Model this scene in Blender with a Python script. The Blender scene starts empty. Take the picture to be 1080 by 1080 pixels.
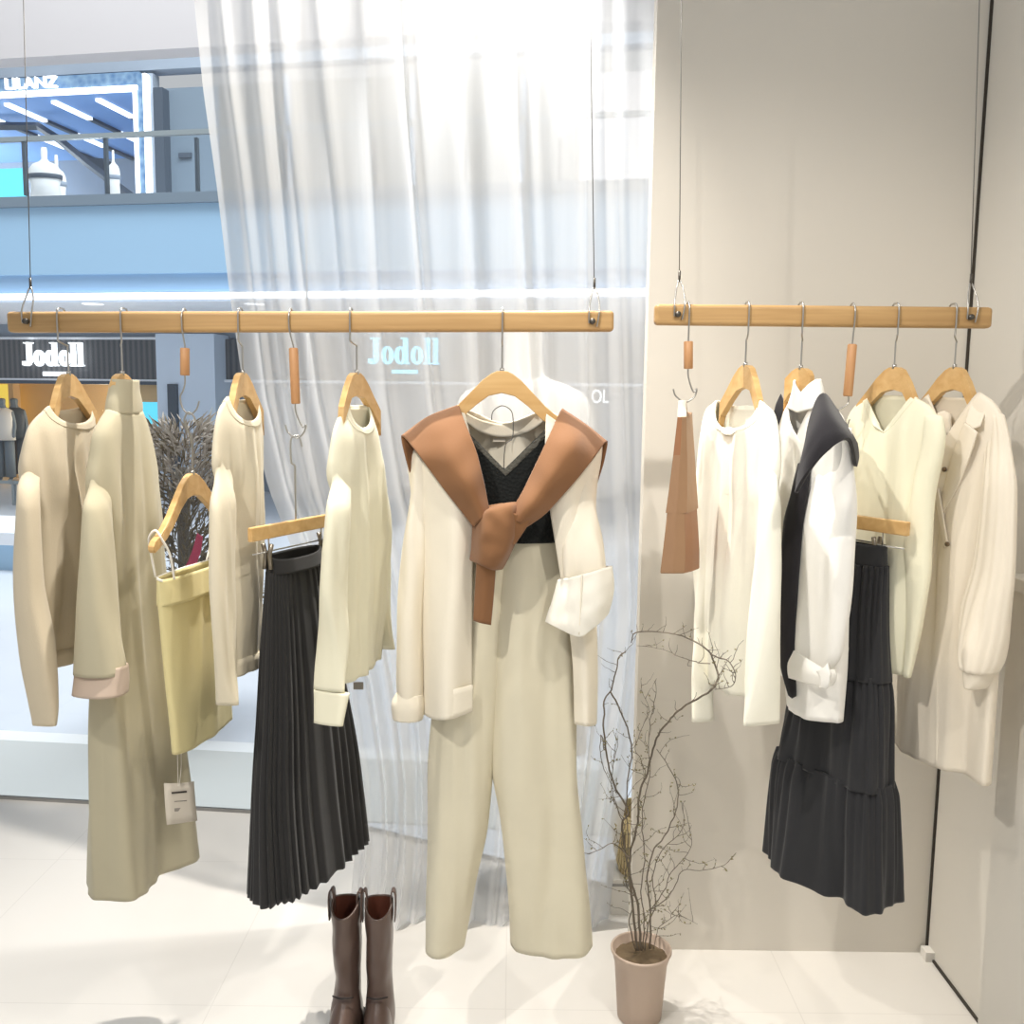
import bpy, bmesh, math, random
from mathutils import Vector, Matrix, noise
random.seed(7)
sc = bpy.context.scene
COL = sc.collection
PI = math.pi
# ------------------------------------------------------------------ camera
FPX, CAMZ, TANP, ROLL = 1000.0, 1.65, 0.12, 0.0127
PIT = math.atan(TANP); CP, SP = math.cos(PIT), math.sin(PIT)
cam = bpy.data.cameras.new('camera'); camo = bpy.data.objects.new('camera', cam); COL.objects.link(camo)
cam.sensor_width = 36.0; cam.lens = 36.0*FPX/1080.0; cam.clip_start = 0.05; cam.clip_end = 200
camo.location = (0, 0, CAMZ); camo.rotation_euler = (Matrix.Rotation(PI/2-PIT, 3, 'X') @ Matrix.Rotation(ROLL, 3, 'Z')).to_euler()
sc.camera = camo

CR, SR = math.cos(ROLL), math.sin(ROLL)
def ray(px, py):
    u0, v0 = (px-540)/FPX, (540-py)/FPX
    u, v = u0*CR-v0*SR, u0*SR+v0*CR
    return Vector((u, CP+v*SP, -SP+v*CP))
def P(px, py, Y):
    d = ray(px, py); t = Y/d.y
    return Vector((d.x*t, Y, CAMZ+d.z*t))
def proj(w):
    x, y, z = w[0], w[1], w[2]-CAMZ
    f = y*CP-z*SP; up = y*SP+z*CP
    u, v = x/f, up/f
    return 540+FPX*(u*CR+v*SR), 540-FPX*(-u*SR+v*CR)
def G(px, py):
    d = ray(px, py); t = -CAMZ/d.z
    return Vector((d.x*t, d.y*t, 0))

# ------------------------------------------------------------------ materials
def lin(c):
    return tuple(((v/255.0)/12.92 if v/255.0 <= 0.04045 else ((v/255.0+0.055)/1.055)**2.4) for v in c)+(1.0,)
def newmat(name):
    m = bpy.data.materials.new(name); m.use_nodes = True
    nt = m.node_tree; b = nt.nodes['Principled BSDF']
    return m, nt, b
def plain(name, c, rough=0.5, metal=0.0, emit=None, es=0.0, spec=0.5, var=0.0, vs=6.0):
    m, nt, b = newmat(name)
    b.inputs['Base Color'].default_value = lin(c)
    b.inputs['Roughness'].default_value = rough
    b.inputs['Metallic'].default_value = metal
    b.inputs['Specular IOR Level'].default_value = spec
    if emit:
        b.inputs['Emission Color'].default_value = lin(emit); b.inputs['Emission Strength'].default_value = es
    if var > 0:
        tc = nt.nodes.new('ShaderNodeTexCoord'); nz = nt.nodes.new('ShaderNodeTexNoise'); nz.inputs['Scale'].default_value = vs
        nz.inputs['Detail'].default_value = 4
        hs = nt.nodes.new('ShaderNodeHueSaturation'); hs.inputs['Color'].default_value = lin(c)
        mr = nt.nodes.new('ShaderNodeMapRange'); mr.inputs['To Min'].default_value = 1-var; mr.inputs['To Max'].default_value = 1+var
        nt.links.new(tc.outputs['Object'], nz.inputs['Vector']); nt.links.new(nz.outputs['Fac'], mr.inputs['Value'])
        nt.links.new(mr.outputs['Result'], hs.inputs['Value']); nt.links.new(hs.outputs['Color'], b.inputs['Base Color'])
    return m
def cloth(name, c, kind='knit', rough=0.92, strength=0.25, trans=0.0, scale=1.0):
    m, nt, b = newmat(name)
    N, L = nt.nodes, nt.links
    b.inputs['Roughness'].default_value = rough
    b.inputs['Specular IOR Level'].default_value = 0.2
    b.inputs['Sheen Weight'].default_value = 0.15
    b.inputs['Sheen Roughness'].default_value = 0.5
    tc = N.new('ShaderNodeTexCoord')
    nz = N.new('ShaderNodeTexNoise'); nz.inputs['Scale'].default_value = 9; nz.inputs['Detail'].default_value = 5
    mr = N.new('ShaderNodeMapRange'); mr.inputs['To Min'].default_value = 0.95; mr.inputs['To Max'].default_value = 1.05
    hs = N.new('ShaderNodeHueSaturation'); hs.inputs['Color'].default_value = lin(c)
    L.new(tc.outputs['Object'], nz.inputs['Vector']); L.new(nz.outputs['Fac'], mr.inputs['Value'])
    L.new(mr.outputs['Result'], hs.inputs['Value']); L.new(hs.outputs['Color'], b.inputs['Base Color'])
    bp = N.new('ShaderNodeBump'); bp.inputs['Strength'].default_value = strength; bp.inputs['Distance'].default_value = 0.0015
    if kind == 'knit':
        mp = N.new('ShaderNodeMapping'); mp.inputs['Scale'].default_value = (420*scale, 420*scale, 260*scale)
        v = N.new('ShaderNodeTexNoise'); v.inputs['Scale'].default_value = 1.0; v.inputs['Detail'].default_value = 1
        L.new(tc.outputs['Object'], mp.inputs['Vector']); L.new(mp.outputs['Vector'], v.inputs['Vector'])
        L.new(v.outputs['Fac'], bp.inputs['Height'])
    elif kind == 'lace':
        v = N.new('ShaderNodeTexVoronoi'); v.inputs['Scale'].default_value = 140*scale
        L.new(tc.outputs['Object'], v.inputs['Vector']); L.new(v.outputs['Distance'], bp.inputs['Height'])
        bp.inputs['Strength'].default_value = 0.9; bp.inputs['Distance'].default_value = 0.004
    else:
        v = N.new('ShaderNodeTexNoise'); v.inputs['Scale'].default_value = 700*scale
        L.new(tc.outputs['Object'], v.inputs['Vector']); L.new(v.outputs['Fac'], bp.inputs['Height'])
    L.new(bp.outputs['Normal'], b.inputs['Normal'])
    if trans > 0:
        tr = N.new('ShaderNodeBsdfTranslucent'); tr.inputs['Color'].default_value = lin(c)
        mx = N.new('ShaderNodeMixShader'); mx.inputs['Fac'].default_value = trans
        out = N['Material Output']
        L.new(b.outputs['BSDF'], mx.inputs[1]); L.new(tr.outputs['BSDF'], mx.inputs[2]); L.new(mx.outputs['Shader'], out.inputs['Surface'])
    return m
def wood(name, c1, c2, axis='X', rough=0.45, scale=1.0):
    m, nt, b = newmat(name); N, L = nt.nodes, nt.links
    tc = N.new('ShaderNodeTexCoord'); mp = N.new('ShaderNodeMapping')
    s = {'X': (2, 40, 40), 'Z': (40, 40, 2), 'Y': (40, 2, 40)}[axis]
    mp.inputs['Scale'].default_value = tuple(v*scale for v in s)
    nz = N.new('ShaderNodeTexNoise'); nz.inputs['Scale'].default_value = 1.6; nz.inputs['Detail'].default_value = 6; nz.inputs['Distortion'].default_value = 0.6
    cr = N.new('ShaderNodeValToRGB'); cr.color_ramp.elements[0].position = 0.3; cr.color_ramp.elements[1].position = 0.7
    cr.color_ramp.elements[0].color = lin(c1); cr.color_ramp.elements[1].color = lin(c2)
    L.new(tc.outputs['Object'], mp.inputs['Vector']); L.new(mp.outputs['Vector'], nz.inputs['Vector'])
    L.new(nz.outputs['Fac'], cr.inputs['Fac']); L.new(cr.outputs['Color'], b.inputs['Base Color'])
    b.inputs['Roughness'].default_value = rough
    return m

M = {}
M['rail'] = wood('rail_wood', (176, 138, 88), (196, 158, 106), 'X')
M['hang'] = wood('hanger_wood', (204, 160, 100), (222, 184, 126), 'X', 0.4, 0.6)
M['grip'] = wood('grip_wood', (190, 138, 92), (208, 160, 112), 'Z', 0.5)
M['steel'] = plain('steel', (185, 182, 176), 0.3, 1.0)
M['darksteel'] = plain('dark_steel', (96, 92, 86), 0.4, 0.8)
M['cable'] = plain('cable_steel', (110, 108, 104), 0.5, 0.6)
M['g1'] = cloth('knit_oatmeal', (214, 200, 174))
M['g2'] = cloth('wool_taupe', (192, 183, 156), 'weave')
M['g2c'] = cloth('wool_cuff', (198, 178, 160), 'weave')
M['g3'] = cloth('knit_lemon', (224, 211, 158))
M['g4'] = cloth('knit_sand', (220, 209, 184))
M['g5'] = cloth('pleat_black', (44, 43, 43), 'weave', 0.7)
M['g6'] = cloth('cotton_cream', (232, 227, 202), 'weave')
M['card'] = cloth('knit_cream', (240, 231, 212))
M['cuffw'] = cloth('knit_white', (240, 235, 222))
M['lace'] = cloth('lace_black', (26, 28, 27), 'lace')
M['lacet'] = cloth('lace_trim', (92, 90, 82), 'lace')
M['trou'] = cloth('trouser_cream', (220, 212, 188), 'weave')
M['scarf'] = cloth('scarf_brown', (134, 94, 62), 'weave', 0.8)
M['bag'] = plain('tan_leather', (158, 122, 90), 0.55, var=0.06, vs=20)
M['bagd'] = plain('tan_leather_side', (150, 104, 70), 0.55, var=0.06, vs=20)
M['g9'] = cloth('knit_ivory', (247, 243, 226))
M['shirt'] = cloth('poplin_white', (248, 245, 238), 'weave')
M['bscarf'] = cloth('scarf_black', (44, 42, 45), 'knit')
M['g11'] = cloth('tier_black', (46, 46, 48), 'weave', 0.75)
M['g12'] = cloth('vest_ivory', (240, 235, 208), 'weave')
M['g13'] = cloth('coat_ecru', (240, 229, 210), 'weave')
M['sheerstrap'] = plain('white_cord', (240, 235, 225), 0.6)
M['boot'] = plain('boot_leather', (96, 78, 70), 0.28, var=0.12, vs=14)
M['bootin'] = plain('boot_lining', (110, 62, 46), 0.6)
M['sole'] = plain('boot_sole', (40, 32, 30), 0.6)
M['pot'] = plain('pot_terracotta', (184, 164, 147), 0.6, var=0.05, vs=10)
M['soil'] = plain('soil', (104, 88, 66), 0.95, var=0.4, vs=60)
M['twig'] = plain('twig', (112, 102, 88), 0.8)
M['leaf'] = plain('dry_leaf', (128, 120, 84), 0.8)
M['paper'] = plain('tag_paper', (222, 212, 196), 0.8)
M['ink'] = plain('tag_ink', (70, 64, 58), 0.8)
M['inkl'] = plain('tag_ink_pale', (150, 142, 132), 0.8)
M['button'] = plain('button_horn', (120, 100, 76), 0.4)
M['clip'] = plain('clip_metal', (140, 132, 120), 0.35, 0.9)
M['white'] = plain('mannequin_white', (240, 238, 232), 0.5)
M['wicker'] = None

# ------------------------------------------------------------------ mesh helpers
def link(name, me, mat, parent=None, smooth=True):
    o = bpy.data.objects.new(name, me); COL.objects.link(o)
    if mat is not None: me.materials.append(mat)
    if smooth:
        for p in me.polygons: p.use_smooth = True
    if parent is not None: o.parent = parent
    return o
def obj(name, bm, mat, parent=None, smooth=True, solid=0.0, bev=0.0, sub=0):
    bmesh.ops.recalc_face_normals(bm, faces=bm.faces[:])
    if parent is not None:
        o_loc = Vector((0, 0, 0)); q_ = parent
        while q_ is not None: o_loc += Vector(q_.location); q_ = q_.parent
        bmesh.ops.translate(bm, verts=bm.verts[:], vec=-o_loc)
    me = bpy.data.meshes.new(name); bm.to_mesh(me); bm.free()
    o = link(name, me, mat, parent, smooth)
    if solid: 
        md = o.modifiers.new('solid', 'SOLIDIFY'); md.thickness = solid; md.offset = 0
    if bev:
        md = o.modifiers.new('bev', 'BEVEL'); md.width = bev; md.segments = 3; md.limit_method = 'ANGLE'
    if sub:
        md = o.modifiers.new('sub', 'SUBSURF'); md.levels = sub; md.render_levels = sub
    return o
def tag(o, label, cat, group=None):
    o['label'] = label; o['category'] = cat
    if group: o['group'] = group
    return o
def thing(name, loc, label, cat, group=None):
    o = bpy.data.objects.new(name, None); COL.objects.link(o); o.location = loc
    o.empty_display_size = 0.05
    return tag(o, label, cat, group)
def struct(o):
    o['kind'] = 'structure'; return o
def add_box(bm, lo, hi):
    x0, y0, z0 = lo; x1, y1, z1 = hi
    v = [bm.verts.new(p) for p in [(x0,y0,z0),(x1,y0,z0),(x1,y1,z0),(x0,y1,z0),(x0,y0,z1),(x1,y0,z1),(x1,y1,z1),(x0,y1,z1)]]
    for f in [(0,3,2,1),(4,5,6,7),(0,1,5,4),(1,2,6,5),(2,3,7,6),(3,0,4,7)]: bm.faces.new([v[i] for i in f])
    return v
def box(name, lo, hi, mat, parent=None, bev=0.0):
    bm = bmesh.new(); add_box(bm, lo, hi); return obj(name, bm, mat, parent, smooth=False, bev=bev)
def sweep(bm, pts, r, seg=8, rfun=None, cap=True, flat=None):
    """tube along pts; r radius; rfun(t) radius factor; flat=(vector, ratio)"""
    pts = [Vector(p) for p in pts]; n = len(pts); rings = []
    up = None
    for i, p in enumerate(pts):
        t = (pts[min(i+1, n-1)]-pts[max(i-1, 0)])
        if t.length < 1e-9: t = Vector((0, 0, 1))
        t.normalize()
        if up is None:
            up = Vector((0, 0, 1)) if abs(t.z) < 0.9 else Vector((0, 1, 0))
        a = up-t*up.dot(t)
        if a.length < 1e-6: a = Vector((1, 0, 0))-t*t.x
        a.normalize(); b = t.cross(a); up = a
        rr = r*(rfun(i/(n-1)) if rfun else 1.0)
        rings.append([bm.verts.new(p+(a*math.cos(2*PI*k/seg)+b*math.sin(2*PI*k/seg))*rr) for k in range(seg)])
    for i in range(n-1):
        for k in range(seg):
            bm.faces.new((rings[i][k], rings[i][(k+1) % seg], rings[i+1][(k+1) % seg], rings[i+1][k]))
    if cap:
        bm.faces.new(rings[0][::-1]); bm.faces.new(rings[-1])
def cr(p0, p1, p2, p3, t):
    return 0.5*((2*p1)+(-p0+p2)*t+(2*p0-5*p1+4*p2-p3)*t*t+(-p0+3*p1-3*p2+p3)*t**3)
def smooth_path(pts, k=6):
    pts = [Vector(p) for p in pts]; out = []
    for i in range(len(pts)-1):
        a = pts[max(i-1, 0)]; b = pts[i]; c = pts[i+1]; d = pts[min(i+2, len(pts)-1)]
        for j in range(k): out.append(cr(a, b, c, d, j/k))
    out.append(pts[-1]); return out
def wire(name, paths, r, mat, parent=None, k=6, seg=8):
    bm = bmesh.new()
    for p in paths: sweep(bm, smooth_path(p, k) if k > 1 else p, r, seg)
    return obj(name, bm, mat, parent)
def lathe(bm, prof, c, seg=40, close=False):
    rings = []
    for r, z in prof:
        rings.append([bm.verts.new((c[0]+r*math.cos(2*PI*k/seg), c[1]+r*math.sin(2*PI*k/seg), c[2]+z)) for k in range(seg)])
    for i in range(len(prof)-1):
        for k in range(seg):
            bm.faces.new((rings[i][k], rings[i][(k+1) % seg], rings[i+1][(k+1) % seg], rings[i+1][k]))
    if close:
        bm.faces.new(rings[0][::-1]); bm.faces.new(rings[-1])
def patch(name, grid, mat, parent=None, ku=6, kv=6, solid=0.004, wr=0.0, wf=(9, 9, 9), seed=0.0):
    """grid: rows of (px,py,Y) or world Vectors -> smooth sheet"""
    G = [[(P(*q) if not isinstance(q, Vector) else q) for q in row] for row in grid]
    rows = [smooth_path(r, kv) for r in G]
    cols = list(zip(*rows))
    fine = [smooth_path(c, ku) for c in cols]
    nu = len(fine[0]); nv = len(fine)
    bm = bmesh.new()
    vs = [[None]*nv for _ in range(nu)]
    for j in range(nv):
        for i in range(nu):
            p = fine[j][i].copy()
            if wr:
                p.y += wr*noise.noise(Vector((p.x*wf[0]+seed, p.y*wf[1], p.z*wf[2])))
            vs[i][j] = bm.verts.new(p)
    for i in range(nu-1):
        for j in range(nv-1):
            bm.faces.new((vs[i][j], vs[i][j+1], vs[i+1][j+1], vs[i+1][j]))
    return obj(name, bm, mat, parent, solid=solid)

# ------------------------------------------------------------------ garment frames
RY = 2.2
class Fr:
    def __init__(s, px, phi, Y=RY, py=340, ref=None):
        s.H = P(px, py, Y) if ref is None else Vector(ref)
        a = math.radians(phi)
        s.a = Vector((math.cos(a), math.sin(a), 0)); s.n = Vector((math.sin(a), -math.cos(a), 0))
        s.near = 'L' if phi > 10 else ('R' if phi < -10 else 'C')
    def W(s, u, n, z):
        p = s.H+s.a*u+s.n*n; return Vector((p.x, p.y, z))
    def pix(s, px, py, n0=0.0):
        d = ray(px, py); o = Vector((0, 0, CAMZ))
        q = s.H+s.n*n0-o
        t = (q.x*s.n.x+q.y*s.n.y)/(d.x*s.n.x+d.y*s.n.y)
        w = o+d*t
        return (w-s.H).dot(s.a), w.z
def sgp(v, p): return math.copysign(abs(v)**p, v)
def solve(fr, sec, pw):
    py, L, R, t = sec[:4]; n0 = sec[4] if len(sec) > 4 else 0.0
    px = {'L': L, 'R': R, 'C': (L+R)/2}[fr.near]
    _, z = fr.pix(px, py, n0)
    sl, _ = fr.pix(L, py, n0); sr, _ = fr.pix(R, py, n0)
    c, hw = (sl+sr)/2, max(0.02, abs(sr-sl)/2)
    if hw > 0.6: c, hw = 0.0, 0.2
    for it in range(40):
        xs = []
        for k in range(48):
            th = 2*PI*k/48
            xs.append(proj(fr.W(c+hw*sgp(math.cos(th), pw), n0+t*sgp(math.sin(th), pw), z))[0])
        l, r = min(xs), max(xs)
        kx = (proj(fr.W(c+0.01, n0, z))[0]-proj(fr.W(c-0.01, n0, z))[0])/0.02
        kx = max(abs(kx), 60)*(1 if kx >= 0 else -1)
        c += 0.7*((L+R)-(l+r))/2/kx
        hw += 0.7*((R-L)-(r-l))/2/abs(kx)
        hw = min(max(hw, 0.008), 0.42)
    return dict(z=z, c=c, hw=hw, t=t, n=n0)
def interp(secs, m):
    ks = ['z', 'c', 'hw', 't', 'n']
    d = [0.0]
    for i in range(1, len(secs)):
        d.append(d[-1]+max(0.012, abs(secs[i]['z']-secs[i-1]['z'])+0.5*abs(secs[i]['hw']-secs[i-1]['hw'])))
    out = []
    for q in range(m):
        x = d[-1]*q/(m-1); i = 0
        while i < len(d)-2 and x > d[i+1]: i += 1
        t = (x-d[i])/(d[i+1]-d[i]); r = {}
        for k in ks:
            # monotone-ish hermite
            def sl(j):
                if j <= 0: return (secs[1][k]-secs[0][k])/(d[1]-d[0])
                if j >= len(secs)-1: return (secs[-1][k]-secs[-2][k])/(d[-1]-d[-2])
                a = (secs[j][k]-secs[j-1][k])/(d[j]-d[j-1]); b = (secs[j+1][k]-secs[j][k])/(d[j+1]-d[j])
                return 0.0 if a*b <= 0 else 2*a*b/(a+b)
            h = d[i+1]-d[i]; p0, p1 = secs[i][k], secs[i+1][k]; m0, m1 = sl(i)*h, sl(i+1)*h
            r[k] = (2*t**3-3*t*t+1)*p0+(t**3-2*t*t+t)*m0+(-2*t**3+3*t*t)*p1+(t**3-t*t)*m1
        r['v'] = q/(m-1); out.append(r)
    return out
DBG = False; f10 = None
def tube(name, fr, secs, mat, parent=None, N=96, m=56, pw=0.85, folds=(), wr=0.0, wk=14.0, wz=2.4, seed=0.0,
         dropF=0.0, dropB=0.0, vd=0.22, vee=False, solid=0.003, capt=False, capb=False, hemw=0.0, raw=False, mirror=None, top0=0.15, tk=.42, fshift=.075):
    flat = fr.near != 'C' and name in ('body', 'sleeve', 'roll_collar', 'turned_cuff', 'cuff', 'collar', 'draped_side', 'hanging_end', 'bust_band')
    if flat and not raw:
        q_ = []
        for i_, c_ in enumerate(secs):
            n_ = c_[4] if len(c_) > 4 else {'sleeve': (.0, .007, .019, .025)[min(i_, 3)], 'turned_cuff': .024, 'cuff': .024, 'draped_side': .012}.get(name, 0.0)
            kk = tk
            if name == 'sleeve' and i_ == 1:
                kk = tk*.55; e_ = 3.5
                c_ = (c_[0], c_[1]+(e_ if fr.near == 'L' else 0), c_[2]-(e_ if fr.near == 'R' else 0), c_[3])
            if name in ('sleeve', 'turned_cuff', 'cuff') and len(secs) > 1 and fr is not f10:
                fr_ = i_/(len(secs)-1) if name == 'sleeve' else 1
                kk = kk+(1.0-tk)*max(0, (fr_-.55)/.45)
            q_.append((c_[0], c_[1], c_[2], max(.008, c_[3]*kk), n_+(kk-tk)*.02))
        secs = q_
    ss = secs if raw else [solve(fr, s, pw) for s in secs]
    if not raw and DBG: print('DBG', name, parent.name if parent else None, [(round(q['z'], 2), round(q['c'], 3), round(q['hw'], 3), round(q['t'], 3)) for q in ss])
    if mirror is not None:
        sg_ = {'L': 1, 'R': -1, 'C': 1}[fr.near]
        ss = [dict(s, c=2*mirror-s['c']-sg_*fshift, n=-s['n']*.8) for s in ss]
    rs = interp(ss, m)
    bm = bmesh.new(); rings = []
    for r in rs:
        v = r['v']; ring = []
        w = max(0.0, 1-v/vd)**1.3 if vd > 0 else 0
        for j in range(N):
            th = 2*PI*j/N; cs, sn = math.cos(th), math.sin(th)
            u = r['c']+r['hw']*sgp(cs, pw); n = r['n']+r['t']*sgp(sn, pw); z = r['z']
            f = (1-abs(sgp(cs, pw))) if vee else abs(sn)**.8
            if sn > 0: z -= dropF*f*w
            else: z -= dropB*abs(sn)**1.2*w
            ga = top0+(1-top0)*min(1.0, v/0.25)
            dsp = 0.0
            for (k, a0, a1, ph, tw) in folds:
                dsp += (a0+(a1-a0)*v**1.2)*math.sin(k*th+ph+tw*v)
            if wr:
                dsp += ga*wr*(0.6+0.6*v)*noise.noise(Vector((u*wk+seed, n*wk+seed*1.7, z*wz)))*2.0
                dsp += ga*wr*0.45*noise.noise(Vector((u*wk*2.6+seed, n*wk*2.6, z*wz*2.2+seed)))*2.0
            nl = math.hypot(cs, sn) or 1
            u += dsp*cs*(0.2 if flat else 0.6); n += dsp*(abs(sn)**.6 if flat else sn)
            zz = z
            if hemw and v > 0.9: zz += hemw*(v-0.9)*10*math.sin(3*th+seed)
            ring.append(bm.verts.new(fr.W(u, n, zz)))
        rings.append(ring)
    for i in range(m-1):
        for j in range(N):
            bm.faces.new((rings[i][j], rings[i][(j+1) % N], rings[i+1][(j+1) % N], rings[i+1][j]))
    for on, rg, sgn in ((capt, rings[0], 1), (capb, rings[-1], -1)):
        if on:
            c = Vector((0, 0, 0))
            for q in rg: c += q.co
            c /= N; cv = bm.verts.new(c+Vector((0, 0, 0.006*sgn)))
            for j in range(N): bm.faces.new((rg[j], rg[(j+1) % N], cv))
    loops = ([q.co.copy() for q in rings[0]], [q.co.copy() for q in rings[1]], [q.co.copy() for q in rings[-1]], [q.co.copy() for q in rings[-2]])
    o = obj(name, bm, mat, parent, solid=solid)
    return o, loops, ss
def band(name, loop, inner, w, mat, parent=None, th=0.004, out=0.002, up=0.3, ribs=True):
    """ribbed band lying along a garment opening: loop = edge points, inner = points one ring into the cloth"""
    n = len(loop); c = Vector((0, 0, 0))
    for q in loop: c += q
    c /= n
    bm = bmesh.new(); rows = []
    for f in (-up, 0.15, 0.6, 1.0-up):
        row = []
        for i in range(n):
            d = (inner[i]-loop[i]); d = d.normalized() if d.length > 1e-7 else Vector((0, 0, -1))
            o = (loop[i]-c); o.z = 0; o = o.normalized() if o.length > 1e-6 else o
            rib = 0.0008*(1 if i % 2 else -1) if ribs else 0
            row.append(bm.verts.new(loop[i]+d*w*f+o*(out+rib)))
        rows.append(row)
    for a in range(3):
        for i in range(n):
            bm.faces.new((rows[a][i], rows[a][(i+1) % n], rows[a+1][(i+1) % n], rows[a+1][i]))
    return obj(name, bm, mat, parent, solid=th)

# ------------------------------------------------------------------ rails and cables
ZR = P(320, 339.5, RY).z; RH = 0.047
def rail(pa, pb, Y, label, name='hanging_rail'):
    (xa, ya), (xb, yb) = pa, pb
    A, B = P(xa, ya, Y), P(xb, yb, Y)
    t = thing(name, (A+B)/2, label, 'clothes rail')
    bm = bmesh.new(); add_box(bm, (-abs(B.x-A.x)/2, -0.016, -RH/2), (abs(B.x-A.x)/2, 0.016, RH/2))
    me = bpy.data.meshes.new('beam'); bmesh.ops.recalc_face_normals(bm, faces=bm.faces[:]); bm.to_mesh(me); bm.free()
    o = link('beam', me, M['rail'], t, smooth=False)
    o.rotation_euler = (0, -math.atan2(B.z-A.z, B.x-A.x), 0)
    md = o.modifiers.new('bev', 'BEVEL'); md.width = 0.009; md.segments = 4
    return t
railL = rail((10, 340), (647, 339), RY, 'long pale wooden hanging rail in front of the sheer curtain, carrying seven garment outfits')
railR = rail((690, 332), (1044, 335.5), RY, 'shorter wooden hanging rail in front of the beige wall, carrying the paper-brown bag and skirts')
def railz(px): return P(px, 339.6 if px < 660 else 332+3.5*(px-690)/354, RY).z
def cable(px_top, px, label, dark=False):
    zr = railz(px); B = P(px, 340, RY)
    top = P(px_top, -30, RY)
    t = thing('suspension_cable', (B.x, RY, zr), label, 'cable', 'steel cables carrying the rails')
    wire('strand', [[(B.x, RY, zr+RH/2+0.052), (top.x, RY, top.z)]], 0.0011, M['cable'], t, k=1)
    # shackle over the rail
    wire('shackle', [[(B.x-0.012, RY-0.02, zr-0.005), (B.x-0.012, RY-0.021, zr+RH/2), (B.x-0.008, RY-0.008, zr+RH/2+0.03), (B.x, RY, zr+RH/2+0.055), (B.x+0.009, RY-0.008, zr+RH/2+0.03), (B.x+0.011, RY-0.021, zr+RH/2), (B.x+0.006, RY-0.021, zr-0.012)]], 0.0019, M['steel'], t)
    bm = bmesh.new(); sweep(bm, [(B.x-0.004, RY-0.026, zr), (B.x-0.004, RY-0.012, zr)], 0.0065, 12); obj('eye_bolt', bm, M['darksteel'], t)
    bm = bmesh.new(); sweep(bm, [(B.x, RY, zr+RH/2+0.05), (B.x, RY, zr+RH/2+0.075)], 0.003, 10); obj('ferrule', bm, M['darksteel'], t)
    return t
cable(24, 34, 'thin steel cable at the window end of the long rail')
cable(622, 626, 'thin steel cable at the wall end of the long rail, against the sheer curtain')
cable(719, 715, 'thin steel cable and shackle above the brown bag on the short rail')
cable(1034, 1021, 'thin steel cable and shackle above the long ecru coat beside the wall corner')

# ------------------------------------------------------------------ hangers
HPROF_T = [(0, 0.0), (0.012, -0.001), (0.025, -0.007), (0.045, -0.022), (0.07, -0.048), (0.1, -0.079), (0.135, -0.108), (0.165, -0.124), (0.19, -0.132)]
HPROF_B = [(0.2, -0.142), (0.2, -0.15), (0.192, -0.158), (0.165, -0.15), (0.13, -0.136), (0.095, -0.112), (0.06, -0.08), (0.03, -0.058), (0, -0.051)]
def hook_path(fr, ztop, zr, jog=0.008, xr=None):
    x0, y0 = fr.H.x, fr.H.y
    jx = jog if xr is None else xr-x0
    return [(x0, y0, ztop-0.01), (x0, y0, zr-RH/2-0.036), (x0, y0-0.002, zr-RH/2-0.03), (x0+jx, y0-0.019, zr-RH/2-0.02), (x0+jx, y0-0.0205, zr-RH/2-0.008),
            (x0+jx, y0-0.0205, zr+RH/2-0.008), (x0+jx, y0-0.015, zr+RH/2+0.005), (x0+jx, y0, zr+RH/2+0.0075), (x0+jx, y0+0.015, zr+RH/2+0.005), (x0+jx, y0+0.021, zr+RH/2-0.01), (x0+jx, y0+0.022, zr-0.01)]
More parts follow.
